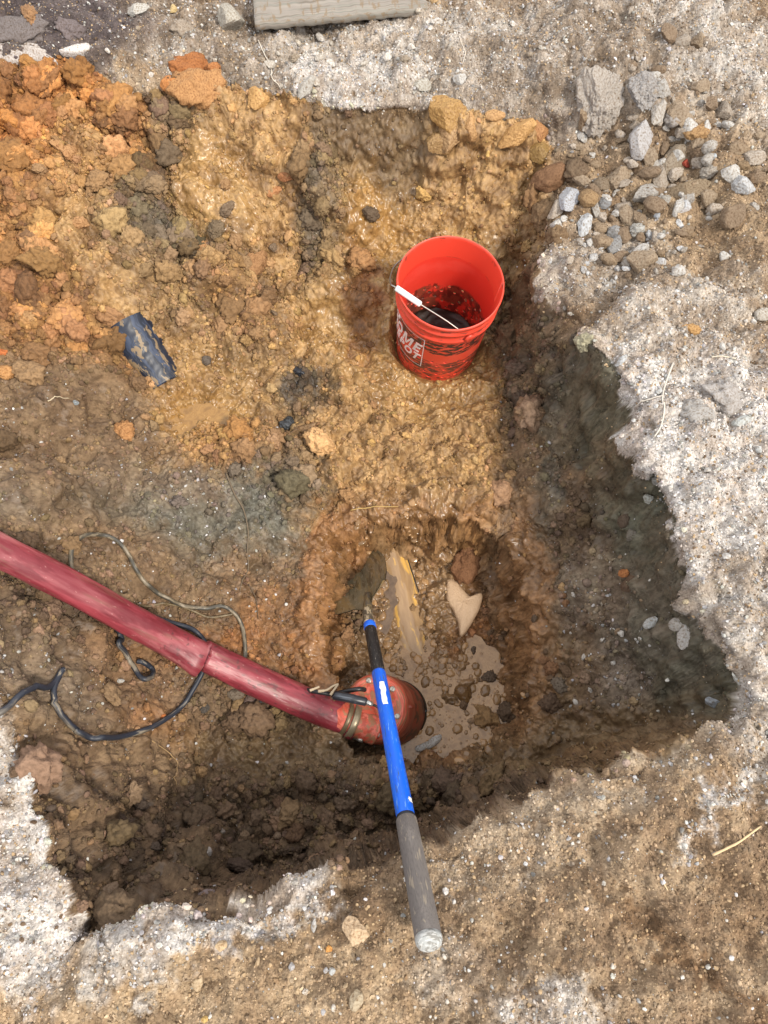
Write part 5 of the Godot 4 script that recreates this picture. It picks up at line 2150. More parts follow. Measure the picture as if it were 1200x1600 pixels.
	solo("rope_strand", tube(curve_points([Vector3(-0.197, -0.485, -0.387), Vector3(-0.184, -0.485, -0.392), Vector3(-0.172, -0.485, -0.397)], 6), PackedFloat32Array([0.0042, 0.0038, 0.0042, 0.0036, 0.004, 0.003]), 8), paint(176, 158, 132, 0.9), "short frayed end of pale rope beside the black cable splice", "rope")
	solo("rope_strand", tube(curve_points([Vector3(-0.175, -0.485, -0.385), Vector3(-0.153, -0.485, -0.388), Vector3(-0.135, -0.485, -0.399), Vector3(-0.121, -0.485, -0.404)], 6), PackedFloat32Array([0.0042, 0.0038, 0.0042, 0.0036, 0.004, 0.003]), 8), paint(176, 158, 132, 0.9), "frayed pale rope strand lying along the maroon hose near the pump", "rope")
	solo("rope_strand", tube(curve_points([Vector3(-0.142, -0.485, -0.375), Vector3(-0.134, -0.485, -0.387), Vector3(-0.123, -0.485, -0.402)], 6), PackedFloat32Array([0.0042, 0.0038, 0.0042, 0.0036, 0.004, 0.003]), 8), paint(176, 158, 132, 0.9), "split rope strand standing up behind the black cable splice", "rope")
	build_plank(Vector3(-0.385, 0.075, -2.250), Vector3(0.131, 0.085, -2.309))
	build_buried_pipe(Vector3(0.000, -0.748, -0.918), Vector3(0.120, -0.842, -0.481))
	build_dark_pipe(Vector3(-0.775, -0.400, -1.446), Vector3(-0.668, -0.440, -1.293))
	stone_plain = true
	solo("flat_stone", slab([Vector2(0.199, -0.774), Vector2(0.225, -0.770), Vector2(0.244, -0.747), Vector2(0.267, -0.722), Vector2(0.303, -0.732), Vector2(0.303, -0.703), Vector2(0.283, -0.658), Vector2(0.237, -0.594), Vector2(0.227, -0.638), Vector2(0.213, -0.678), Vector2(0.195, -0.711)], -0.712, 0.030, 0.010, 81, 0.004), stone_coat(lin(186, 156, 124), 0.55), "flat pinkish beige stone face showing in the right wall of the sump", "stone")
	stone_plain = false
	solo("crust_slab", slab([Vector2(-1.423, -2.325), Vector2(-1.311, -2.355), Vector2(-1.186, -2.325), Vector2(-1.096, -2.271), Vector2(-1.022, -2.230), Vector2(-0.983, -2.183), Vector2(-0.998, -2.160), Vector2(-1.065, -2.160), Vector2(-1.134, -2.166), Vector2(-1.231, -2.172), Vector2(-1.368, -2.183)], 0.020, 0.050, 0.012, 82, 0.014), stone_coat(lin(180, 173, 168), 0.90), "white crusted slab edge jutting over the clay at the upper left", "slab")
	solo("crust_slab", slab([Vector2(-0.978, -2.198), Vector2(-0.942, -2.215), Vector2(-0.902, -2.233), Vector2(-0.883, -2.209), Vector2(-0.907, -2.192), Vector2(-0.945, -2.189)], 0.030, 0.020, 0.006, 83, 0.004), stone_coat(lin(206, 202, 200), 0.80), "thin white crust flake to the right of the jutting slab", "slab")
	solo("plastic_scrap", slab([Vector2(0.093, -0.275), Vector2(0.119, -0.286), Vector2(0.146, -0.304), Vector2(0.168, -0.308), Vector2(0.160, -0.286), Vector2(0.126, -0.265), Vector2(0.096, -0.261)], -0.742, 0.003, 0.004, 84, 0.004), stone_coat(lin(160, 156, 150), 0.30), "grey plastic scrap tucked under the right side of the pump", "plastic scrap")
	build_water("puddle", 0.175, -0.397, 0.242, 0.226, 0.00, 0.68, lin(160, 126, 86), "brown muddy water standing in the sump beside the pump", 0.06)
	build_water("puddle", -0.590, -1.178, 0.151, 0.074, 0.14, 0.36, lin(150, 114, 64), "ochre muddy puddle below the dark buried pipe", 0.05)
	build_water("puddle", -0.024, -0.726, 0.064, 0.130, 0.00, 0.35, lin(110, 88, 66), "brown water round the shovel blade", 0.08)
	twig("root", [Vector2(-0.460, -1.004), Vector2(-0.433, -0.942), Vector2(-0.409, -0.905), Vector2(-0.391, -0.844), Vector2(-0.391, -0.789), Vector2(-0.389, -0.738), Vector2(-0.396, -0.701), Vector2(-0.401, -0.660)], 0.0028, 0.0012, lin(104, 90, 72), "long frayed root hanging down the grey green bank", "root", 0.30, "")
	twig("root", [Vector2(-0.382, -0.684), Vector2(-0.361, -0.647), Vector2(-0.354, -0.594)], 0.0020, 0.0010, lin(86, 70, 52), "thin dark rootlet below the long frayed root", "root", 0.30, "")
	twig("root", [Vector2(0.704, -1.083), Vector2(0.660, -0.983), Vector2(0.657, -0.949), Vector2(0.647, -0.906), Vector2(0.629, -0.878)], 0.0022, 0.0016, lin(196, 188, 176), "pale forked root on the white right bank, upright branch", "root", 0.30, "")
	twig("root", [Vector2(0.609, -0.981), Vector2(0.631, -0.979), Vector2(0.660, -0.982)], 0.0018, 0.0013, lin(192, 184, 172), "pale root side branch pointing left on the white right bank", "root", 0.30, "")
	twig("root", [Vector2(0.797, -1.096), Vector2(0.820, -1.091), Vector2(0.849, -1.083)], 0.0020, 0.0015, lin(200, 190, 170), "short pale rootlet above the white right bank lump", "root", 0.30, "")
	twig("straw", [Vector2(0.589, 0.008), Vector2(0.618, -0.006), Vector2(0.653, -0.023), Vector2(0.690, -0.040)], 0.0024, 0.0014, lin(206, 180, 140), "pale dry stem on the lower right ground beside the frame edge", "straw", 0.30, "")
	twig("straw", [Vector2(0.491, 0.043), Vector2(0.494, 0.053), Vector2(0.501, 0.065)], 0.0014, 0.0010, lin(200, 176, 140), "short dry straw left of the pale stem, on brown ground", "straw", 0.30, "")
	twig("straw", [Vector2(-0.590, -0.255), Vector2(-0.569, -0.240), Vector2(-0.547, -0.218), Vector2(-0.537, -0.189), Vector2(-0.535, -0.152)], 0.0013, 0.0010, lin(170, 140, 100), "fine dry root thread below the black cable loop", "straw", 0.30, "")
	twig("straw", [Vector2(-0.100, -0.918), Vector2(-0.054, -0.922), Vector2(-0.004, -0.927), Vector2(0.042, -0.933)], 0.0016, 0.0012, lin(176, 146, 90), "thin straw lying across the edge above the sump", "straw", 0.30, "")
	twig("straw", [Vector2(-0.383, -2.251), Vector2(-0.368, -2.209), Vector2(-0.339, -2.145), Vector2(-0.333, -2.093), Vector2(-0.307, -2.069)], 0.0016, 0.0010, lin(206, 196, 180), "thin pale root hanging from the top bank below the plank", "straw", 0.30, "")
	twig("straw", [Vector2(-0.901, -1.099), Vector2(-0.889, -1.118), Vector2(-0.872, -1.143)], 0.0016, 0.0010, lin(196, 180, 150), "short pale straw on the brown left bank", "straw", 0.30, "")
	twig("straw", [Vector2(0.232, -2.124), Vector2(0.241, -2.153), Vector2(0.231, -2.182), Vector2(0.223, -2.211)], 0.0014, 0.0010, lin(200, 190, 176), "fine pale root on the crusted top bank", "straw", 0.30, "")
	stone("boulder", "boulder", 1, 0.614, -1.947, Vector3(0.0742, 0.0534, 0.1013), 0.26, lin(156, 149, 141), "largest pale grey jagged boulder with brown stains, upper right rubble", "boulder", "grey rubble at the upper right", 0.30, 0.85, 0.00)
	stone("boulder", "boulder", 2, 0.732, -1.947, Vector3(0.0480, 0.0345, 0.0601), 0.17, lin(144, 141, 139), "grey broken block right of the largest jagged boulder", "boulder", "grey rubble at the upper right", 0.30, 0.85, 0.00)
	stone("stone", "block", 3, 0.732, -1.840, Vector3(0.0369, 0.0266, 0.0465), 0.44, lin(161, 159, 159), "pointed white grey stone below the broken grey block", "stone", "grey rubble at the upper right", 0.25, 0.85, 0.00)
	stone("stone", "block", 4, 0.769, -1.893, Vector3(0.0221, 0.0159, 0.0349), -0.26, lin(163, 158, 151), "upright pale flake between the pointed stone and the crusted one", "stone", "grey rubble at the upper right", 0.25, 0.85, 0.00)
	stone("stone", "clod", 5, 0.819, -1.880, Vector3(0.0383, 0.0248, 0.0345), 0.00, lin(153, 147, 141), "pale crusted lump above the long brown grey stone", "stone", "grey rubble at the upper right", 0.30, 0.85, 0.00)
	stone("stone", "block", 6, 0.782, -1.941, Vector3(0.0183, 0.0132, 0.0231), 0.00, lin(159, 156, 151), "small pale block on the right end of the grey broken block", "stone", "grey rubble at the upper right", 0.25, 0.85, 0.00)
	stone("stone", "block", 7, 0.807, -1.770, Vector3(0.0544, 0.0219, 0.0305), -0.58, lin(134, 122, 106), "long brown grey stone with a red end, lying aslant", "stone", "grey rubble at the upper right", 0.25, 0.85, 0.00)
	stone("clod", "clod", 8, 0.875, -1.817, Vector3(0.0397, 0.0232, 0.0322), -0.17, lin(156, 124, 84), "orange brown clod leaning on the long brown grey stone", "clod", "", 0.25, 0.85, 0.00)
	stone("brick_chip", "chip", 9, 0.848, -1.765, Vector3(0.0126, 0.0082, 0.0114), 0.00, lin(148, 62, 44), "small red brick chip at the end of the long stone", "brick chip", "", 0.30, 0.85, 0.00)
	stone("stone", "round", 10, 0.489, -1.804, Vector3(0.0588, 0.0344, 0.0478), 0.09, lin(124, 92, 64), "smooth reddish brown boulder at the edge of the muddy heap", "stone", "", 0.20, 0.85, 0.00)
	stone("clod", "clod", 11, 0.552, -1.791, Vector3(0.0373, 0.0269, 0.0450), 0.00, lin(104, 86, 66), "dark crumbly clod right of the reddish brown boulder", "clod", "", 0.30, 0.85, 0.00)
	stone("stone", "block", 12, 0.533, -1.694, Vector3(0.0231, 0.0166, 0.0533), 0.07, lin(163, 166, 172), "upright oblong blue white stone beside a tan stone", "stone", "", 0.15, 0.85, 0.00)
	stone("stone", "round", 13, 0.578, -1.675, Vector3(0.0330, 0.0238, 0.0424), -0.26, lin(146, 120, 86), "rough tan stone touching the oblong blue white stone", "stone", "", 0.20, 0.85, 0.00)
	stone("stone", "round", 14, 0.622, -1.667, Vector3(0.0182, 0.0131, 0.0192), 0.00, lin(122, 123, 125), "small round grey stone right of the rough tan stone", "stone", "", 0.30, 0.85, 0.00)
	stone("stone", "round", 15, 0.616, -1.728, Vector3(0.0295, 0.0209, 0.0291), 0.52, lin(118, 104, 86), "brown grey stone above the rough tan stone", "stone", "", 0.30, 0.85, 0.00)
	stone("clod", "clod", 16, 0.478, -1.710, Vector3(0.0488, 0.0351, 0.0532), 0.00, lin(122, 98, 70), "big brown sandy clod left of the oblong blue white stone", "clod", "", 0.30, 0.85, 0.00)
	stone("clod", "clod", 17, 0.487, -1.576, Vector3(0.0397, 0.0273, 0.0379), 0.00, lin(116, 94, 68), "brown sandy clod below the big one at the heap edge", "clod", "", 0.35, 0.85, 0.00)
	stone("stone", "block", 18, 0.558, -1.586, Vector3(0.0226, 0.0162, 0.0313), -0.35, lin(172, 175, 178), "bright white stone below the oblong one", "stone", "", 0.15, 0.85, 0.00)
	stone("stone", "round", 19, 0.603, -1.586, Vector3(0.0253, 0.0177, 0.0246), 0.00, lin(136, 118, 96), "brown stone right of the bright white stone", "stone", "", 0.30, 0.85, 0.00)
	stone("stone", "block", 20, 0.650, -1.564, Vector3(0.0215, 0.0149, 0.0207), 0.00, lin(137, 137, 137), "grey stone with flat top beside the brown stone pair", "stone", "", 0.30, 0.85, 0.00)
	stone("stone", "block", 21, 0.624, -1.509, Vector3(0.0177, 0.0128, 0.0335), 0.26, lin(129, 129, 129), "tall grey stone standing in the loose rubble", "stone", "", 0.30, 0.85, 0.00)
	stone("stone", "block", 22, 0.828, -1.664, Vector3(0.0589, 0.0256, 0.0356), 0.09, lin(128, 112, 90), "broad flat brown stone sunk in the right rubble", "stone", "", 0.45, 0.85, 0.00)
	stone("stone", "clod", 23, 0.896, -1.705, Vector3(0.0285, 0.0148, 0.0206), 0.00, lin(151, 144, 134), "pale crusted stone above the broad flat brown stone", "stone", "", 0.30, 0.85, 0.00)
	stone("stone", "block", 24, 0.963, -1.642, Vector3(0.0333, 0.0186, 0.0258), -0.35, lin(168, 170, 172), "angular white stone standing alone at the right", "stone", "", 0.15, 0.85, 0.00)
	stone("stone", "chip", 25, 0.849, -1.698, Vector3(0.0117, 0.0061, 0.0085), 0.00, lin(168, 166, 166), "small white chip between the broad flat stone and the pale crusted stone", "stone", "", 0.30, 0.85, 0.00)
	stone("pebble", "round", 26, 0.905, -1.738, Vector3(0.0107, 0.0074, 0.0103), 0.00, lin(168, 175, 180), "small round blue white pebble above the pale crusted stone", "pebble", "", 0.30, 0.85, 0.00)
	stone("stone", "block", 27, 0.828, -1.608, Vector3(0.0115, 0.0083, 0.0168), 0.35, lin(175, 177, 180), "small pointed white stone under the broad flat stone", "stone", "", 0.30, 0.85, 0.00)
	stone("stone", "chip", 28, 0.811, -1.590, Vector3(0.0160, 0.0054, 0.0075), -0.17, lin(168, 166, 166), "thin white flake left of the small pointed white stone", "stone", "", 0.30, 0.85, 0.00)
	stone("stone", "block", 29, 0.770, -1.636, Vector3(0.0170, 0.0115, 0.0160), 0.00, lin(144, 141, 135), "pale grey cube like stone left of the broad flat stone", "stone", "", 0.30, 0.85, 0.00)
	stone("stone", "clod", 30, 0.699, -1.558, Vector3(0.0250, 0.0148, 0.0206), 0.17, lin(159, 158, 153), "cream crusted stone in the middle of the loose rubble", "stone", "", 0.30, 0.85, 0.00)
	stone("pebble", "block", 31, 0.726, -1.540, Vector3(0.0106, 0.0077, 0.0112), 0.00, lin(158, 161, 165), "blue grey pebble touching the cream crusted stone", "pebble", "", 0.30, 0.85, 0.00)
	stone("pebble", "chip", 32, 0.748, -1.588, Vector3(0.0098, 0.0071, 0.0122), 0.00, lin(151, 156, 163), "upright blue grey chip above the cream crusted stone", "pebble", "", 0.30, 0.85, 0.00)
	stone("stone", "clod", 33, 0.718, -1.648, Vector3(0.0343, 0.0109, 0.0152), -0.52, lin(150, 130, 100), "slanting tan crusted stone in the middle rubble", "stone", "", 0.30, 0.85, 0.00)
	stone("clod", "clod", 34, 0.979, -1.702, Vector3(0.0229, 0.0133, 0.0185), 0.00, lin(124, 104, 78), "brown clod at the far right above the angular white stone", "clod", "", 0.30, 0.85, 0.00)
	stone("clod", "clod", 35, 1.003, -1.671, Vector3(0.0228, 0.0159, 0.0221), 0.00, lin(110, 90, 68), "darker brown clod nearest the right edge of the rubble", "clod", "", 0.30, 0.85, 0.00)
	# stones on the muddy heap at the back
	stone("stone", "block", 36, 0.182, -1.971, Vector3(0.0517, 0.0333, 0.0463), 0.09, lin(166, 130, 76), "ochre mud covered stone at the foot of the back wall", "stone", "", 0.15, 0.60, 0.00)
	stone("stone", "block", 37, 0.210, -1.940, Vector3(0.0428, 0.0308, 0.0429), 0.35, lin(172, 140, 100), "tan stone in front of the ochre mud covered stone", "stone", "", 0.20, 0.65, 0.00)
	stone("stone", "block", 38, 0.253, -1.948, Vector3(0.0287, 0.0207, 0.0342), -0.17, lin(178, 140, 94), "small tan wedge stone right of the ochre stone", "stone", "", 0.20, 0.65, 0.00)
	stone("stone", "block", 39, 0.393, -1.919, Vector3(0.0462, 0.0277, 0.0384), 0.17, lin(186, 146, 92), "flat topped yellow tan stone on the right of the heap", "stone", "", 0.15, 0.65, 0.00)
	stone("stone", "block", 40, 0.324, -1.952, Vector3(0.0246, 0.0129, 0.0179), 0.00, lin(180, 142, 96), "little tan stone on top of the heap", "stone", "", 0.20, 0.70, 0.00)
	stone("stone", "block", 41, 0.474, -1.885, Vector3(0.0329, 0.0190, 0.0264), 0.17, lin(140, 112, 64), "olive yellow stone above the reddish brown boulder", "stone", "", 0.20, 0.60, 0.00)
	stone("stone", "block", 42, 0.158, -1.936, Vector3(0.0356, 0.0256, 0.0374), 0.61, lin(152, 122, 80), "half buried tan slab end left of the tan stone", "stone", "", 0.45, 0.60, 0.00)
	stone("stone", "block", 43, 0.452, -1.934, Vector3(0.0287, 0.0174, 0.0241), 0.00, lin(170, 124, 80), "orange tan stone high on the right shoulder of the heap", "stone", "", 0.25, 0.75, 0.00)
	stone("stone", "block", 44, -0.366, -2.029, Vector3(0.0331, 0.0206, 0.0286), 0.17, lin(182, 142, 86), "ochre stone sitting on the tan clay at the back", "stone", "", 0.15, 0.60, 0.00)
	stone("clod", "round", 45, -0.646, -2.100, Vector3(0.0292, 0.0206, 0.0286), 0.00, lin(182, 122, 68), "smooth orange clay ball at the top of the heap", "clod", "", 0.30, 0.85, 0.00)
	stone("clod", "block", 46, -1.121, -1.948, Vector3(0.0347, 0.0175, 0.0243), 0.09, lin(192, 126, 64), "bright orange clay block near the left edge", "clod", "", 0.25, 0.85, 0.00)
	stone("clod", "block", 47, -0.337, -1.855, Vector3(0.0202, 0.0099, 0.0138), -0.35, lin(172, 122, 80), "small orange clay chip on the wet tan mud", "clod", "", 0.20, 0.85, 0.00)
	stone("clod", "block", 48, -0.297, -1.872, Vector3(0.0200, 0.0091, 0.0126), 0.17, lin(168, 116, 76), "orange clay crumb above the small orange chip", "clod", "", 0.20, 0.85, 0.00)
	stone("clod", "round", 49, -0.876, -1.819, Vector3(0.0214, 0.0147, 0.0204), 0.00, lin(178, 140, 92), "round tan clay pat on the left heap", "clod", "", 0.20, 0.85, 0.00)
	stone("clod", "clod", 50, -0.552, -2.078, Vector3(0.0900, 0.0488, 0.0678), 0.09, lin(170, 126, 80), "big tan orange clod under the top bank", "clod", "", 0.42, 0.85, 0.00)
	stone("clod", "clod", 51, -0.509, -1.738, Vector3(0.0339, 0.0244, 0.0356), 0.00, lin(112, 96, 74), "dark grey brown clod in the middle of the heap", "clod", "", 0.30, 0.85, 0.00)
	stone("clod", "clod", 52, -0.458, -1.720, Vector3(0.0261, 0.0188, 0.0295), 0.00, lin(150, 118, 82), "brown clod right of the dark grey brown clod", "clod", "", 0.30, 0.85, 0.00)
	stone("clod", "clod", 53, -0.563, -1.702, Vector3(0.0260, 0.0187, 0.0440), 0.00, lin(170, 128, 86), "upright tan clod left of the dark grey brown clod", "clod", "", 0.30, 0.85, 0.00)
	stone("stone", "round", 54, -0.542, -1.365, Vector3(0.0178, 0.0128, 0.0187), 0.00, lin(92, 82, 72), "round dark stone right of the dark buried pipe", "stone", "", 0.30, 0.85, 0.00)
	stone("clod", "clod", 55, -0.409, -1.680, Vector3(0.0409, 0.0295, 0.0473), 0.35, lin(150, 112, 74), "rusty clod on the crumbly right flank of the heap", "clod", "", 0.30, 0.85, 0.00)
	stone("clod", "clod", 56, -1.026, -1.179, Vector3(0.0298, 0.0215, 0.0313), 0.00, lin(178, 132, 82), "orange tan clod on the brown left bank at the frame edge", "clod", "", 0.25, 0.85, 0.00)
	stone("clod", "clod", 57, -1.074, -1.275, Vector3(0.0163, 0.0096, 0.0133), 0.00, lin(184, 108, 58), "small bright orange crumb above the orange tan clod", "clod", "", 0.30, 0.85, 0.00)
	stone("clod", "clod", 58, -1.007, -1.377, Vector3(0.0261, 0.0169, 0.0235), 0.00, lin(164, 128, 86), "tan crumb cluster below the heap at the left", "clod", "", 0.30, 0.85, 0.00)
	stone("clod", "clod", 59, -0.754, -1.110, Vector3(0.0375, 0.0270, 0.0433), 0.00, lin(168, 122, 76), "orange brown clod left of the ochre puddle", "clod", "", 0.35, 0.85, 0.00)
	stone("pebble", "chip", 60, -0.856, -1.131, Vector3(0.0091, 0.0065, 0.0095), 0.00, lin(137, 146, 151), "pale blue pebble on the brown left bank", "pebble", "", 0.30, 0.85, 0.00)
	# dark lumps at the muddy middle
	stone("lump", "clod", 61, -0.266, -1.356, Vector3(0.0222, 0.0152, 0.0212), 0.00, lin(44, 48, 56), "blue black lump on the wet tan mud", "lump", "", 0.30, 0.40, 0.00)
	stone("lump", "clod", 62, -0.296, -1.192, Vector3(0.0237, 0.0171, 0.0270), 0.00, lin(62, 66, 70), "slate coloured lump below the blue black one", "lump", "", 0.30, 0.50, 0.00)
	stone("clod", "clod", 63, -0.040, -1.820, Vector3(0.0303, 0.0198, 0.0275), 0.35, lin(92, 76, 58), "dark clod on the wet mud left of the bucket", "clod", "", 0.30, 0.85, 0.00)
	# sump and right wall
	stone("mud_lump", "round", 64, 0.235, -0.433, Vector3(0.0333, 0.0237, 0.0329), 0.00, lin(112, 84, 52), "wet mud lump standing in the brown water", "mud lump", "", 0.35, 0.30, 0.00)
	stone("mud_lump", "round", 65, 0.234, -0.284, Vector3(0.0172, 0.0124, 0.0181), 0.00, lin(92, 72, 52), "small wet lump at the lower edge of the water", "mud lump", "", 0.30, 0.35, 0.00)
	stone("clod", "clod", 66, 0.364, -0.374, Vector3(0.0450, 0.0251, 0.0349), 0.00, lin(84, 66, 48), "large dark clod on the right edge of the sump", "clod", "", 0.30, 0.85, 0.00)
	stone("clod", "clod", 67, 0.452, -0.366, Vector3(0.0302, 0.0215, 0.0298), 0.00, lin(88, 68, 50), "dark round clod right of the large dark clod", "clod", "", 0.30, 0.85, 0.00)
	stone("clod", "clod", 68, 0.473, -0.409, Vector3(0.0229, 0.0160, 0.0222), 0.00, lin(104, 92, 78), "grey brown clod above the dark round clod", "clod", "", 0.30, 0.85, 0.00)
	stone("clod", "clod", 69, 0.262, -0.819, Vector3(0.0471, 0.0339, 0.0709), 0.00, lin(132, 92, 60), "tall rusty clod hanging over the flat beige stone", "clod", "", 0.40, 0.85, 0.00)
	stone("stone", "block", 70, 0.612, -0.607, Vector3(0.0261, 0.0123, 0.0171), -0.26, lin(92, 72, 54), "dark flat stone on the right terrace under an orange crumb", "stone", "", 0.30, 0.85, 0.00)
	stone("clod", "clod", 71, 0.607, -0.636, Vector3(0.0149, 0.0087, 0.0121), 0.00, lin(160, 104, 58), "orange crumb on the dark flat stone of the right terrace", "clod", "", 0.30, 0.85, 0.00)
	stone("pebble", "round", 72, 0.488, -0.657, Vector3(0.0126, 0.0090, 0.0132), 0.00, lin(166, 136, 96), "tan pebble on the right slope of the sump", "pebble", "", 0.30, 0.85, 0.00)
	stone("stone", "round", 73, 0.608, -0.759, Vector3(0.0197, 0.0142, 0.0259), 0.00, lin(84, 70, 56), "dark rounded stone high on the right slope", "stone", "", 0.30, 0.85, 0.00)
	stone("stone", "round", 74, 0.615, -0.713, Vector3(0.0163, 0.0118, 0.0171), 0.00, lin(104, 98, 88), "grey rounded stone below the dark one on the right slope", "stone", "", 0.30, 0.85, 0.00)
	stone("stone", "block", 75, 0.645, -0.500, Vector3(0.0155, 0.0094, 0.0130), -0.35, lin(175, 177, 175), "white angular stone on the right terrace", "stone", "", 0.15, 0.85, 0.00)
	stone("stone", "block", 76, 0.666, -0.462, Vector3(0.0164, 0.0101, 0.0141), 0.00, lin(165, 161, 154), "upper of two pale stones stacked on the right terrace", "stone", "", 0.15, 0.85, 0.00)
	stone("stone", "block", 77, 0.671, -0.433, Vector3(0.0179, 0.0129, 0.0266), 0.09, lin(166, 163, 158), "lower and longer of two pale stones on the right terrace", "stone", "", 0.15, 0.85, 0.00)
	stone("stone", "block", 78, 0.711, -0.293, Vector3(0.0151, 0.0078, 0.0108), 0.00, lin(134, 139, 144), "blue grey stone in the lower right corner of the pit", "stone", "", 0.15, 0.85, 0.00)
	stone("stone", "chip", 79, 0.711, -0.431, Vector3(0.0108, 0.0051, 0.0071), 0.00, lin(168, 166, 166), "white chip at the foot of the white right bank", "stone", "", 0.30, 0.85, 0.00)
	stone("shell", "chip", 80, 0.728, -0.323, Vector3(0.0053, 0.0038, 0.0125), -0.44, lin(168, 168, 163), "small pale shell shaped flake on the dark right wall", "shell", "", 0.30, 0.85, 0.00)
	stone("stone", "block", 81, 0.583, -1.096, Vector3(0.0110, 0.0079, 0.0165), 0.35, lin(172, 175, 177), "white stone on the rim of the right bank above the dark wall", "stone", "", 0.30, 0.85, 0.00)
	stone("pebble", "round", 82, 0.690, -1.050, Vector3(0.0125, 0.0083, 0.0115), 0.00, lin(175, 178, 178), "white pebble at the top of the white right bank", "pebble", "", 0.30, 0.85, 0.00)
	stone("pebble", "round", 83, 0.658, -1.001, Vector3(0.0108, 0.0058, 0.0081), -0.35, lin(177, 180, 180), "white oval pebble beside the pale root", "pebble", "", 0.30, 0.85, 0.00)
	stone("stone", "block", 84, 0.831, -0.915, Vector3(0.0196, 0.0091, 0.0127), 0.00, lin(173, 177, 175), "white flat stone on the right bank lump", "stone", "", 0.30, 0.85, 0.00)
	stone("pebble", "round", 85, 0.871, -0.851, Vector3(0.0089, 0.0064, 0.0110), 0.00, lin(175, 178, 178), "white round pebble near the right frame edge", "pebble", "", 0.30, 0.85, 0.00)
	stone("stone", "block", 86, 0.635, -0.767, Vector3(0.0123, 0.0070, 0.0097), 0.00, lin(151, 153, 147), "small pale stone stuck in the dark right wall", "stone", "", 0.30, 0.85, 0.00)
	stone("stone", "clod", 87, 0.642, -0.788, Vector3(0.0196, 0.0103, 0.0143), 0.00, lin(129, 129, 125), "crusted grey stone in the notch of the right wall", "stone", "", 0.30, 0.85, 0.00)
	stone("clod", "clod", 88, 0.827, -0.983, Vector3(0.0689, 0.0359, 0.0498), 0.26, lin(158, 154, 151), "broad whitish lump on the right bank", "clod", "", 0.60, 0.85, 0.00)
	stone("clod", "clod", 89, 0.723, -0.942, Vector3(0.0456, 0.0287, 0.0399), 0.00, lin(156, 153, 149), "smaller whitish lump left of the broad one", "clod", "", 0.60, 0.85, 0.00)
	stone("stone", "round", 90, 0.951, -1.230, Vector3(0.0292, 0.0147, 0.0204), 0.00, lin(168, 163, 154), "cream stone at the right frame edge", "stone", "", 0.30, 0.85, 0.00)
	stone("clod", "clod", 91, 0.766, -1.183, Vector3(0.0272, 0.0121, 0.0168), 0.00, lin(168, 132, 84), "ochre clod on the grey right ground", "clod", "", 0.30, 0.85, 0.00)
	# bottom ground and pit floor
	stone("stone", "block", 92, -0.055, 0.133, Vector3(0.0247, 0.0133, 0.0185), 0.35, lin(186, 162, 132), "cream and white stone on the lower rim left of the shovel grip", "stone", "", 0.25, 0.85, 0.00)
	stone("pebble", "round", 93, -0.129, 0.128, Vector3(0.0059, 0.0042, 0.0136), 0.09, lin(177, 175, 172), "white oval pebble left of the cream and white stone", "pebble", "", 0.20, 0.85, 0.00)
	stone("pebble", "round", 94, -0.288, 0.155, Vector3(0.0116, 0.0074, 0.0103), 0.00, lin(188, 164, 130), "flat tan pebble below the white lower rim", "pebble", "", 0.25, 0.85, 0.00)
	stone("pebble", "round", 95, -0.100, 0.163, Vector3(0.0070, 0.0049, 0.0067), 0.00, lin(190, 138, 74), "orange pebble below the white oval pebble", "pebble", "", 0.25, 0.85, 0.00)
	stone("stone", "block", 96, -0.047, 0.237, Vector3(0.0097, 0.0070, 0.0167), 0.00, lin(168, 154, 130), "upright cream stone at the bottom left of the grip", "stone", "", 0.25, 0.85, 0.00)
	stone("pebble", "round", 97, -0.103, 0.196, Vector3(0.0052, 0.0037, 0.0054), 0.00, lin(168, 166, 166), "left of two white pebbles lying together", "pebble", "", 0.30, 0.85, 0.00)
	stone("pebble", "round", 98, -0.092, 0.197, Vector3(0.0063, 0.0045, 0.0066), 0.00, lin(178, 180, 178), "right of two white pebbles lying together", "pebble", "", 0.30, 0.85, 0.00)
	stone("pebble", "block", 99, -0.167, 0.193, Vector3(0.0052, 0.0037, 0.0078), 0.35, lin(168, 166, 166), "white chip left of the two white pebbles", "pebble", "", 0.30, 0.85, 0.00)
	stone("pebble", "round", 100, -0.328, 0.214, Vector3(0.0113, 0.0081, 0.0154), 0.35, lin(182, 162, 132), "tan pebble at the lower left", "pebble", "", 0.30, 0.85, 0.00)
	stone("pebble", "round", 101, -0.308, 0.266, Vector3(0.0073, 0.0046, 0.0064), 0.00, lin(196, 166, 104), "yellow pebble at the bottom edge", "pebble", "", 0.30, 0.85, 0.00)
	stone("pebble", "round", 102, -0.225, 0.182, Vector3(0.0040, 0.0029, 0.0096), 0.17, lin(170, 148, 118), "slim tan pebble on the lower ground", "pebble", "", 0.30, 0.85, 0.00)
	stone("stone", "block", 103, -0.340, 0.084, Vector3(0.0161, 0.0116, 0.0162), 0.00, lin(112, 98, 96), "purple grey stone in the dark hollow under the near rim", "stone", "", 0.20, 0.85, 0.00)
	stone("stone", "clod", 104, -0.290, 0.087, Vector3(0.0142, 0.0090, 0.0125), 0.00, lin(151, 142, 141), "pale lilac stone on the edge of the near rim", "stone", "", 0.30, 0.85, 0.00)
	stone("stone", "block", 105, -0.412, 0.006, Vector3(0.0138, 0.0081, 0.0113), 0.00, lin(168, 163, 158), "white stone on the dark pit floor", "stone", "", 0.20, 0.85, 0.00)
	stone("pebble", "chip", 106, -0.407, -0.043, Vector3(0.0100, 0.0063, 0.0088), 0.00, lin(147, 137, 127), "pale chip above the white stone on the dark pit floor", "pebble", "", 0.30, 0.85, 0.00)
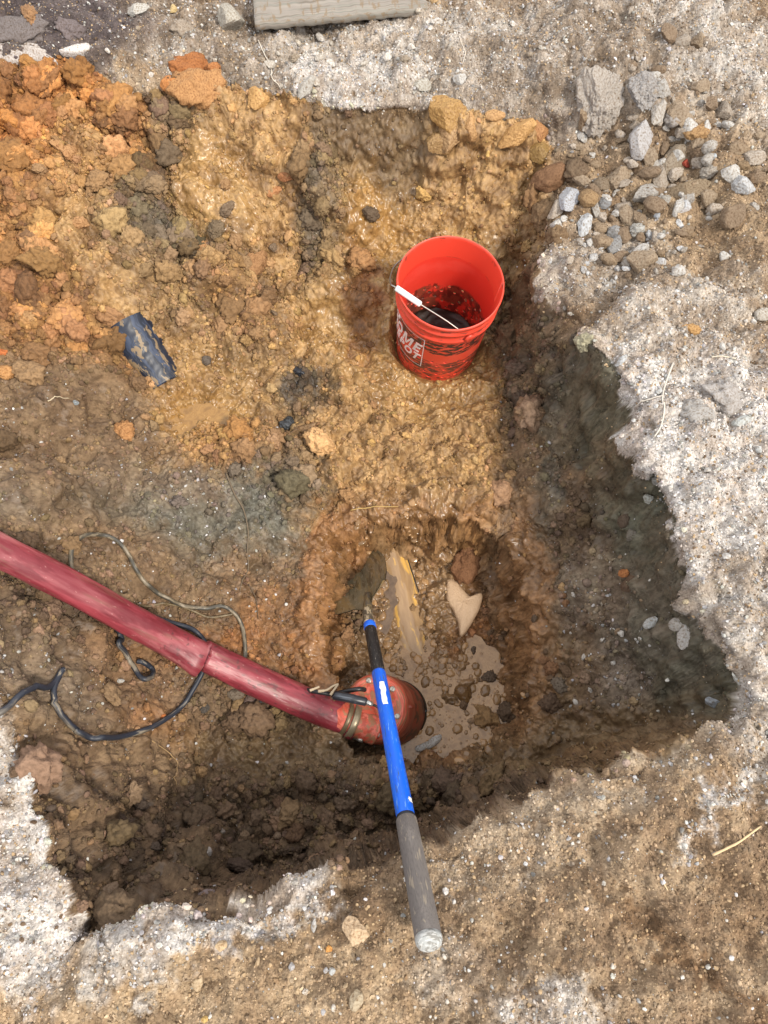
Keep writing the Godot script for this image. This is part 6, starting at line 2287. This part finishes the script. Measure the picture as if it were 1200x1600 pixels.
	stone("pebble", "round", 107, -0.499, -0.145, Vector3(0.0119, 0.0085, 0.0124), 0.00, lin(90, 74, 58), "round brown pebble on the lower pit floor", "pebble", "", 0.30, 0.85, 0.00)
	stone("stone", "round", 108, -0.398, -0.382, Vector3(0.0262, 0.0145, 0.0201), 0.09, lin(112, 100, 86), "grey stone under the maroon hose", "stone", "", 0.30, 0.85, 0.00)
	stone("stone", "round", 109, -0.363, -0.366, Vector3(0.0212, 0.0133, 0.0185), -0.17, lin(98, 80, 72), "purple brown stone right of the grey stone under the hose", "stone", "", 0.30, 0.85, 0.00)
	stone("stone", "round", 110, -0.333, -0.361, Vector3(0.0123, 0.0089, 0.0130), 0.00, lin(62, 62, 64), "dark stone at the right end of the row under the hose", "stone", "", 0.30, 0.85, 0.00)
	stone("stone", "round", 111, -0.478, -0.345, Vector3(0.0139, 0.0098, 0.0137), 0.00, lin(72, 66, 60), "dark pebble beside the black cable", "pebble", "", 0.30, 0.85, 0.00)
	stone("pebble", "round", 112, -0.667, -0.391, Vector3(0.0089, 0.0043, 0.0060), -0.09, lin(177, 177, 173), "white oval pebble on the brown slope inside the cable loop", "pebble", "", 0.30, 0.85, 0.00)
	stone("pebble", "round", 113, -0.569, -0.314, Vector3(0.0093, 0.0064, 0.0089), 0.00, lin(176, 104, 52), "orange pebble above the lowest bend of the cable", "pebble", "", 0.30, 0.85, 0.00)
	stone("pebble", "round", 114, -0.381, -0.316, Vector3(0.0123, 0.0080, 0.0110), 0.00, lin(152, 100, 60), "orange brown pebble below the row of stones", "pebble", "", 0.30, 0.85, 0.00)
	stone("pebble", "chip", 115, -0.645, -0.590, Vector3(0.0086, 0.0039, 0.0054), 0.00, lin(177, 177, 178), "upper white flake above the maroon hose", "pebble", "", 0.30, 0.85, 0.00)
	stone("pebble", "chip", 116, -0.617, -0.607, Vector3(0.0052, 0.0038, 0.0055), 0.00, lin(168, 163, 175), "lilac white flake right of the upper white flake", "pebble", "", 0.30, 0.85, 0.00)
	stone("clod", "clod", 117, -0.273, -0.114, Vector3(0.0255, 0.0155, 0.0215), 0.00, lin(92, 68, 48), "dark clod at the lower right of the pit floor", "clod", "", 0.30, 0.85, 0.00)
	stone("clod", "clod", 118, -0.226, -0.043, Vector3(0.0284, 0.0190, 0.0263), -0.26, lin(94, 70, 48), "brown clod near the lower rim", "clod", "", 0.30, 0.85, 0.00)
	stone("clod", "clod", 119, -0.357, 0.036, Vector3(0.0406, 0.0159, 0.0221), 0.00, lin(78, 62, 50), "flat dark clod under the near rim", "clod", "", 0.30, 0.85, 0.00)
	# top bank
	stone("stone", "block", 120, -0.761, -2.357, Vector3(0.0359, 0.0196, 0.0273), 0.17, lin(173, 170, 163), "white rounded stone on the top left bank", "stone", "", 0.25, 0.85, 0.00)
	stone("pebble", "block", 121, -0.655, -2.399, Vector3(0.0131, 0.0094, 0.0212), 0.00, lin(190, 168, 120), "yellowish pebble on the top bank", "pebble", "", 0.20, 0.85, 0.00)
	stone("stone", "block", 122, -0.467, -2.328, Vector3(0.0479, 0.0345, 0.0545), 0.00, lin(163, 158, 147), "pale stone with a bluish face left of the plank", "stone", "", 0.25, 0.85, 0.00)
	stone("stone", "clod", 123, -0.620, -2.308, Vector3(0.0417, 0.0300, 0.0417), 0.00, lin(150, 138, 124), "grey crumbly lump left of the pale bluish stone", "stone", "", 0.35, 0.85, 0.00)
	stone("pebble", "round", 124, -0.604, -2.478, Vector3(0.0205, 0.0108, 0.0150), 0.00, lin(140, 118, 88), "brown round pebble at the top edge", "pebble", "", 0.30, 0.85, 0.00)
	stone("clod", "clod", 125, -0.584, -2.169, Vector3(0.0603, 0.0294, 0.0409), 0.00, lin(154, 98, 52), "rusty clod hanging on the top bank", "clod", "", 0.40, 0.85, 0.00)
	stone("clod", "clod", 126, -0.513, -2.151, Vector3(0.0252, 0.0181, 0.0264), 0.00, lin(166, 110, 62), "orange clod right of the rusty hanging clod", "clod", "", 0.35, 0.85, 0.00)
	stone("boulder", "clod", 127, -1.131, -2.270, Vector3(0.1467, 0.0385, 0.0534), 0.17, lin(112, 104, 102), "dark purple grey lump on the jutting white slab", "boulder", "", 0.45, 0.85, 0.00)
	stone("clod", "clod", 128, -1.066, -2.303, Vector3(0.0256, 0.0184, 0.0537), -0.52, lin(146, 110, 74), "orange brown streaked clod on the dark purple lump", "clod", "", 0.35, 0.85, 0.00)
	stone("boulder", "clod", 129, -0.949, -2.280, Vector3(0.0587, 0.0296, 0.0411), 0.00, lin(108, 98, 98), "dark grey lump right of the purple one", "boulder", "", 0.45, 0.85, 0.00)
	stone("stone", "block", 130, -0.229, -2.051, Vector3(0.0286, 0.0173, 0.0240), -0.35, lin(168, 165, 158), "white stone at the foot of the crusted top bank", "stone", "", 0.20, 0.85, 0.00)
	stone("clod", "clod", 131, -0.300, -2.417, Vector3(0.0132, 0.0095, 0.0138), 0.00, lin(104, 84, 62), "small brown ball lying on the plank", "clod", "", 0.10, 0.85, 0.00)
	stone("stone", "clod", 132, -0.200, -2.335, Vector3(0.0220, 0.0136, 0.0189), 0.00, lin(150, 140, 128), "grey brown lump against the plank", "stone", "", 0.30, 0.85, 0.00)
	stone("stone", "block", 133, 0.104, -2.051, Vector3(0.0245, 0.0143, 0.0198), 0.00, lin(168, 165, 156), "cream stone in the top crust above the back wall", "stone", "", 0.25, 0.85, 0.00)
	stone("stone", "block", 134, 0.219, -2.048, Vector3(0.0189, 0.0136, 0.0218), 0.00, lin(172, 170, 166), "white stone right of the cream one in the top crust", "stone", "", 0.25, 0.85, 0.00)
	stone("stone", "round", 135, 0.148, -2.397, Vector3(0.0240, 0.0173, 0.0252), 0.00, lin(176, 150, 112), "tan stone at the top beside the plank end", "stone", "", 0.30, 0.85, 0.00)
	solo("yellow_scrap", slab([Vector2(-0.141, -0.895), Vector2(-0.129, -0.901), Vector2(-0.116, -0.897), Vector2(-0.112, -0.886), Vector2(-0.125, -0.882), Vector2(-0.139, -0.884)], -0.520, 0.003, 0.003, 91, 0.002), stone_coat(lin(222, 158, 40), 0.5), "bright yellow scrap at the left edge above the sump", "scrap")
	# loose stones that nothing tells apart
	mark_place(0.206, -1.613, "the red bucket")
	mark_place(0.085, 0.121, "the shovel grip")
	mark_place(0.000, -0.388, "the red pump")
	mark_place(-0.575, -0.507, "the hose crease")
	mark_place(-0.665, -0.239, "the low bend of the black cable")
	mark_place(-0.162, -2.422, "the plank")
	mark_place(0.614, -1.947, "the largest grey boulder")
	mark_place(0.732, -1.840, "the pointed white grey stone")
	mark_place(0.807, -1.774, "the long brown grey stone")
	mark_place(0.828, -1.664, "the broad flat brown stone")
	mark_place(0.963, -1.642, "the angular white stone")
	mark_place(0.489, -1.804, "the reddish brown boulder")
	mark_place(0.533, -1.694, "the oblong blue white stone")
	mark_place(0.699, -1.558, "the cream crusted stone")
	mark_place(0.558, -1.586, "the bright white stone")
	mark_place(0.624, -1.509, "the tall grey stone")
	mark_place(0.658, -0.962, "the forked pale root")
	mark_place(0.827, -0.983, "the broad whitish lump")
	mark_place(0.766, -1.183, "the ochre clod on grey ground")
	mark_place(-0.055, 0.133, "the cream and white stone")
	mark_place(-0.097, 0.196, "the two white pebbles")
	mark_place(-0.412, 0.006, "the white stone on the pit floor")
	mark_place(-0.340, 0.084, "the purple grey stone")
	mark_place(-0.710, -1.348, "the dark blue black pipe")
	mark_place(-0.581, -1.173, "the ochre puddle")
	mark_place(0.253, -0.719, "the flat beige stone")
	mark_place(-0.377, -0.373, "the grey stones under the hose")
	mark_place(-0.467, -2.328, "the pale bluish stone")
	mark_place(-0.229, -2.051, "the white stone under the plank")
	mark_place(0.104, -2.051, "the cream stone in the crust")
	mark_place(0.219, -2.048, "the white stone in the crust")
	mark_place(-0.366, -2.029, "the ochre stone on tan clay")
	mark_place(-0.646, -2.100, "the orange clay ball")
	mark_place(0.668, -0.447, "the two stacked pale stones")
	mark_place(0.645, -0.500, "the white stone on the terrace")
	mark_place(0.711, -0.293, "the blue grey corner stone")
	mark_place(0.647, -0.025, "the pale dry stem")
	mark_place(0.259, 0.249, "the chalky patch at the bottom")
	mark_place(-0.047, 0.237, "the upright cream stone")
	mark_place(-0.328, 0.214, "the tan pebble at lower left")
	mark_place(-0.288, 0.155, "the flat tan pebble")
	mark_place(0.364, -0.374, "the large dark clod")
	mark_place(0.488, -0.657, "the tan pebble on the slope")
	mark_place(0.612, -0.607, "the dark flat stone")
	mark_place(0.608, -0.759, "the dark rounded stone")
	mark_place(-0.509, -1.738, "the dark grey brown clod")
	mark_place(-0.337, -1.855, "the orange clay chip")
	mark_place(-1.121, -1.948, "the bright orange clay block")
	mark_place(-0.876, -1.819, "the round tan clay pat")
	mark_place(-1.007, -1.377, "the tan crumb cluster")
	mark_place(-0.409, -1.680, "the rusty clod")
	mark_place(0.353, 0.077, "the short dry straw")
	mark_place(-0.252, -0.058, "the lower rim clods")
	mark_place(0.818, -0.629, "the right frame edge of the white bank")
	mark_place(0.268, -0.108, "the rim right of the shovel")
	mark_place(-0.761, -2.357, "the white rounded stone")
	loose(280, 0.730, -1.730, 0.383, 0.000, -0.048, 0.346, 0.0073, 0.0383, [lin(176, 174, 170), lin(158, 154, 148), lin(150, 140, 128), lin(134, 116, 94), lin(166, 156, 144), lin(122, 104, 84), lin(142, 126, 106)], ["block", "block", "chip", "round"], "stone", "small angular stone loose in the rubble at the upper right", "stone", "loose rubble at the upper right")
	loose(40, 0.631, -1.439, 0.246, 0.000, -0.016, 0.130, 0.0061, 0.0175, [lin(190, 192, 194), lin(170, 170, 170), lin(150, 144, 136)], ["block", "block", "chip"], "stone", "small grey stone along the right rim beyond the bucket", "stone", "small grey stones along the right rim")
	loose(40, 0.750, -0.962, 0.214, 0.000, -0.061, 0.361, 0.0046, 0.0115, [lin(204, 206, 206), lin(196, 194, 190), lin(186, 184, 180)], ["round", "round", "chip"], "pebble", "small white pebble on the white right bank", "pebble", "white pebbles on the right bank")
	loose(40, -0.078, -2.183, 0.584, 0.000, 0.002, 0.168, 0.0078, 0.0214, [lin(196, 192, 186), lin(176, 170, 160), lin(150, 138, 122), lin(188, 180, 166)], ["block", "round", "clod"], "stone", "small pale stone in the crust of the top bank", "stone", "pale stones of the top bank")
	loose(44, -0.205, 0.210, 0.477, 0.000, 0.004, 0.067, 0.0028, 0.0074, [lin(200, 194, 184), lin(178, 156, 124), lin(150, 124, 94), lin(160, 140, 112)], ["round", "round", "chip"], "pebble", "small pebble on the sandy ground along the bottom", "pebble", "pebbles along the bottom")
	loose(40, 0.405, 0.097, 0.301, 0.000, -0.017, 0.138, 0.0029, 0.0075, [lin(196, 190, 180), lin(168, 146, 116), lin(132, 108, 82), lin(150, 128, 100)], ["round", "round", "chip"], "pebble", "small pebble on the brown ground at the lower right", "pebble", "pebbles at the lower right")
	loose(40, -0.404, -0.058, 0.370, 0.000, 0.009, 0.107, 0.0067, 0.0202, [lin(96, 76, 56), lin(112, 92, 70), lin(84, 70, 58), lin(124, 104, 84)], ["clod", "clod", "round"], "clod", "small dark clod on the lower left pit floor", "clod", "dark clods on the lower pit floor")
	loose(44, 0.599, -0.529, 0.200, 0.000, -0.030, 0.243, 0.0042, 0.0108, [lin(190, 186, 178), lin(150, 140, 124), lin(120, 102, 84), lin(136, 116, 92)], ["round", "round", "chip"], "pebble", "small pebble stuck in the right slope of the pit", "pebble", "pebbles in the right slope")
	loose(24, -0.426, -1.681, 0.385, -0.000, 0.023, 0.318, 0.0122, 0.0304, [lin(158, 126, 88), lin(140, 112, 78), lin(118, 100, 80), lin(150, 116, 78)], ["clod"], "clod", "crumbly clod on the clay heap", "clod", "crumbly clods on the clay heap")
	loose(16, -0.944, -1.809, 0.250, -0.000, 0.065, 0.387, 0.0116, 0.0289, [lin(168, 128, 86), lin(164, 122, 80), lin(150, 118, 82)], ["clod"], "clod", "orange crumbly clod on the left part of the heap", "clod", "orange clods on the left heap")
	loose(22, 0.399, -0.489, 0.160, -0.000, -0.009, 0.136, 0.0090, 0.0260, [lin(100, 78, 56), lin(124, 90, 60), lin(88, 72, 56)], ["clod"], "clod", "small dark clod on the right edge of the sump", "clod", "dark clods by the sump")
	label_strewn()
	print("objects ", Time.get_ticks_msec() - t0)
	build_froth(0.190, -0.397, Vector3(0.000, -0.748, -0.918), Vector3(0.120, -0.842, -0.481))
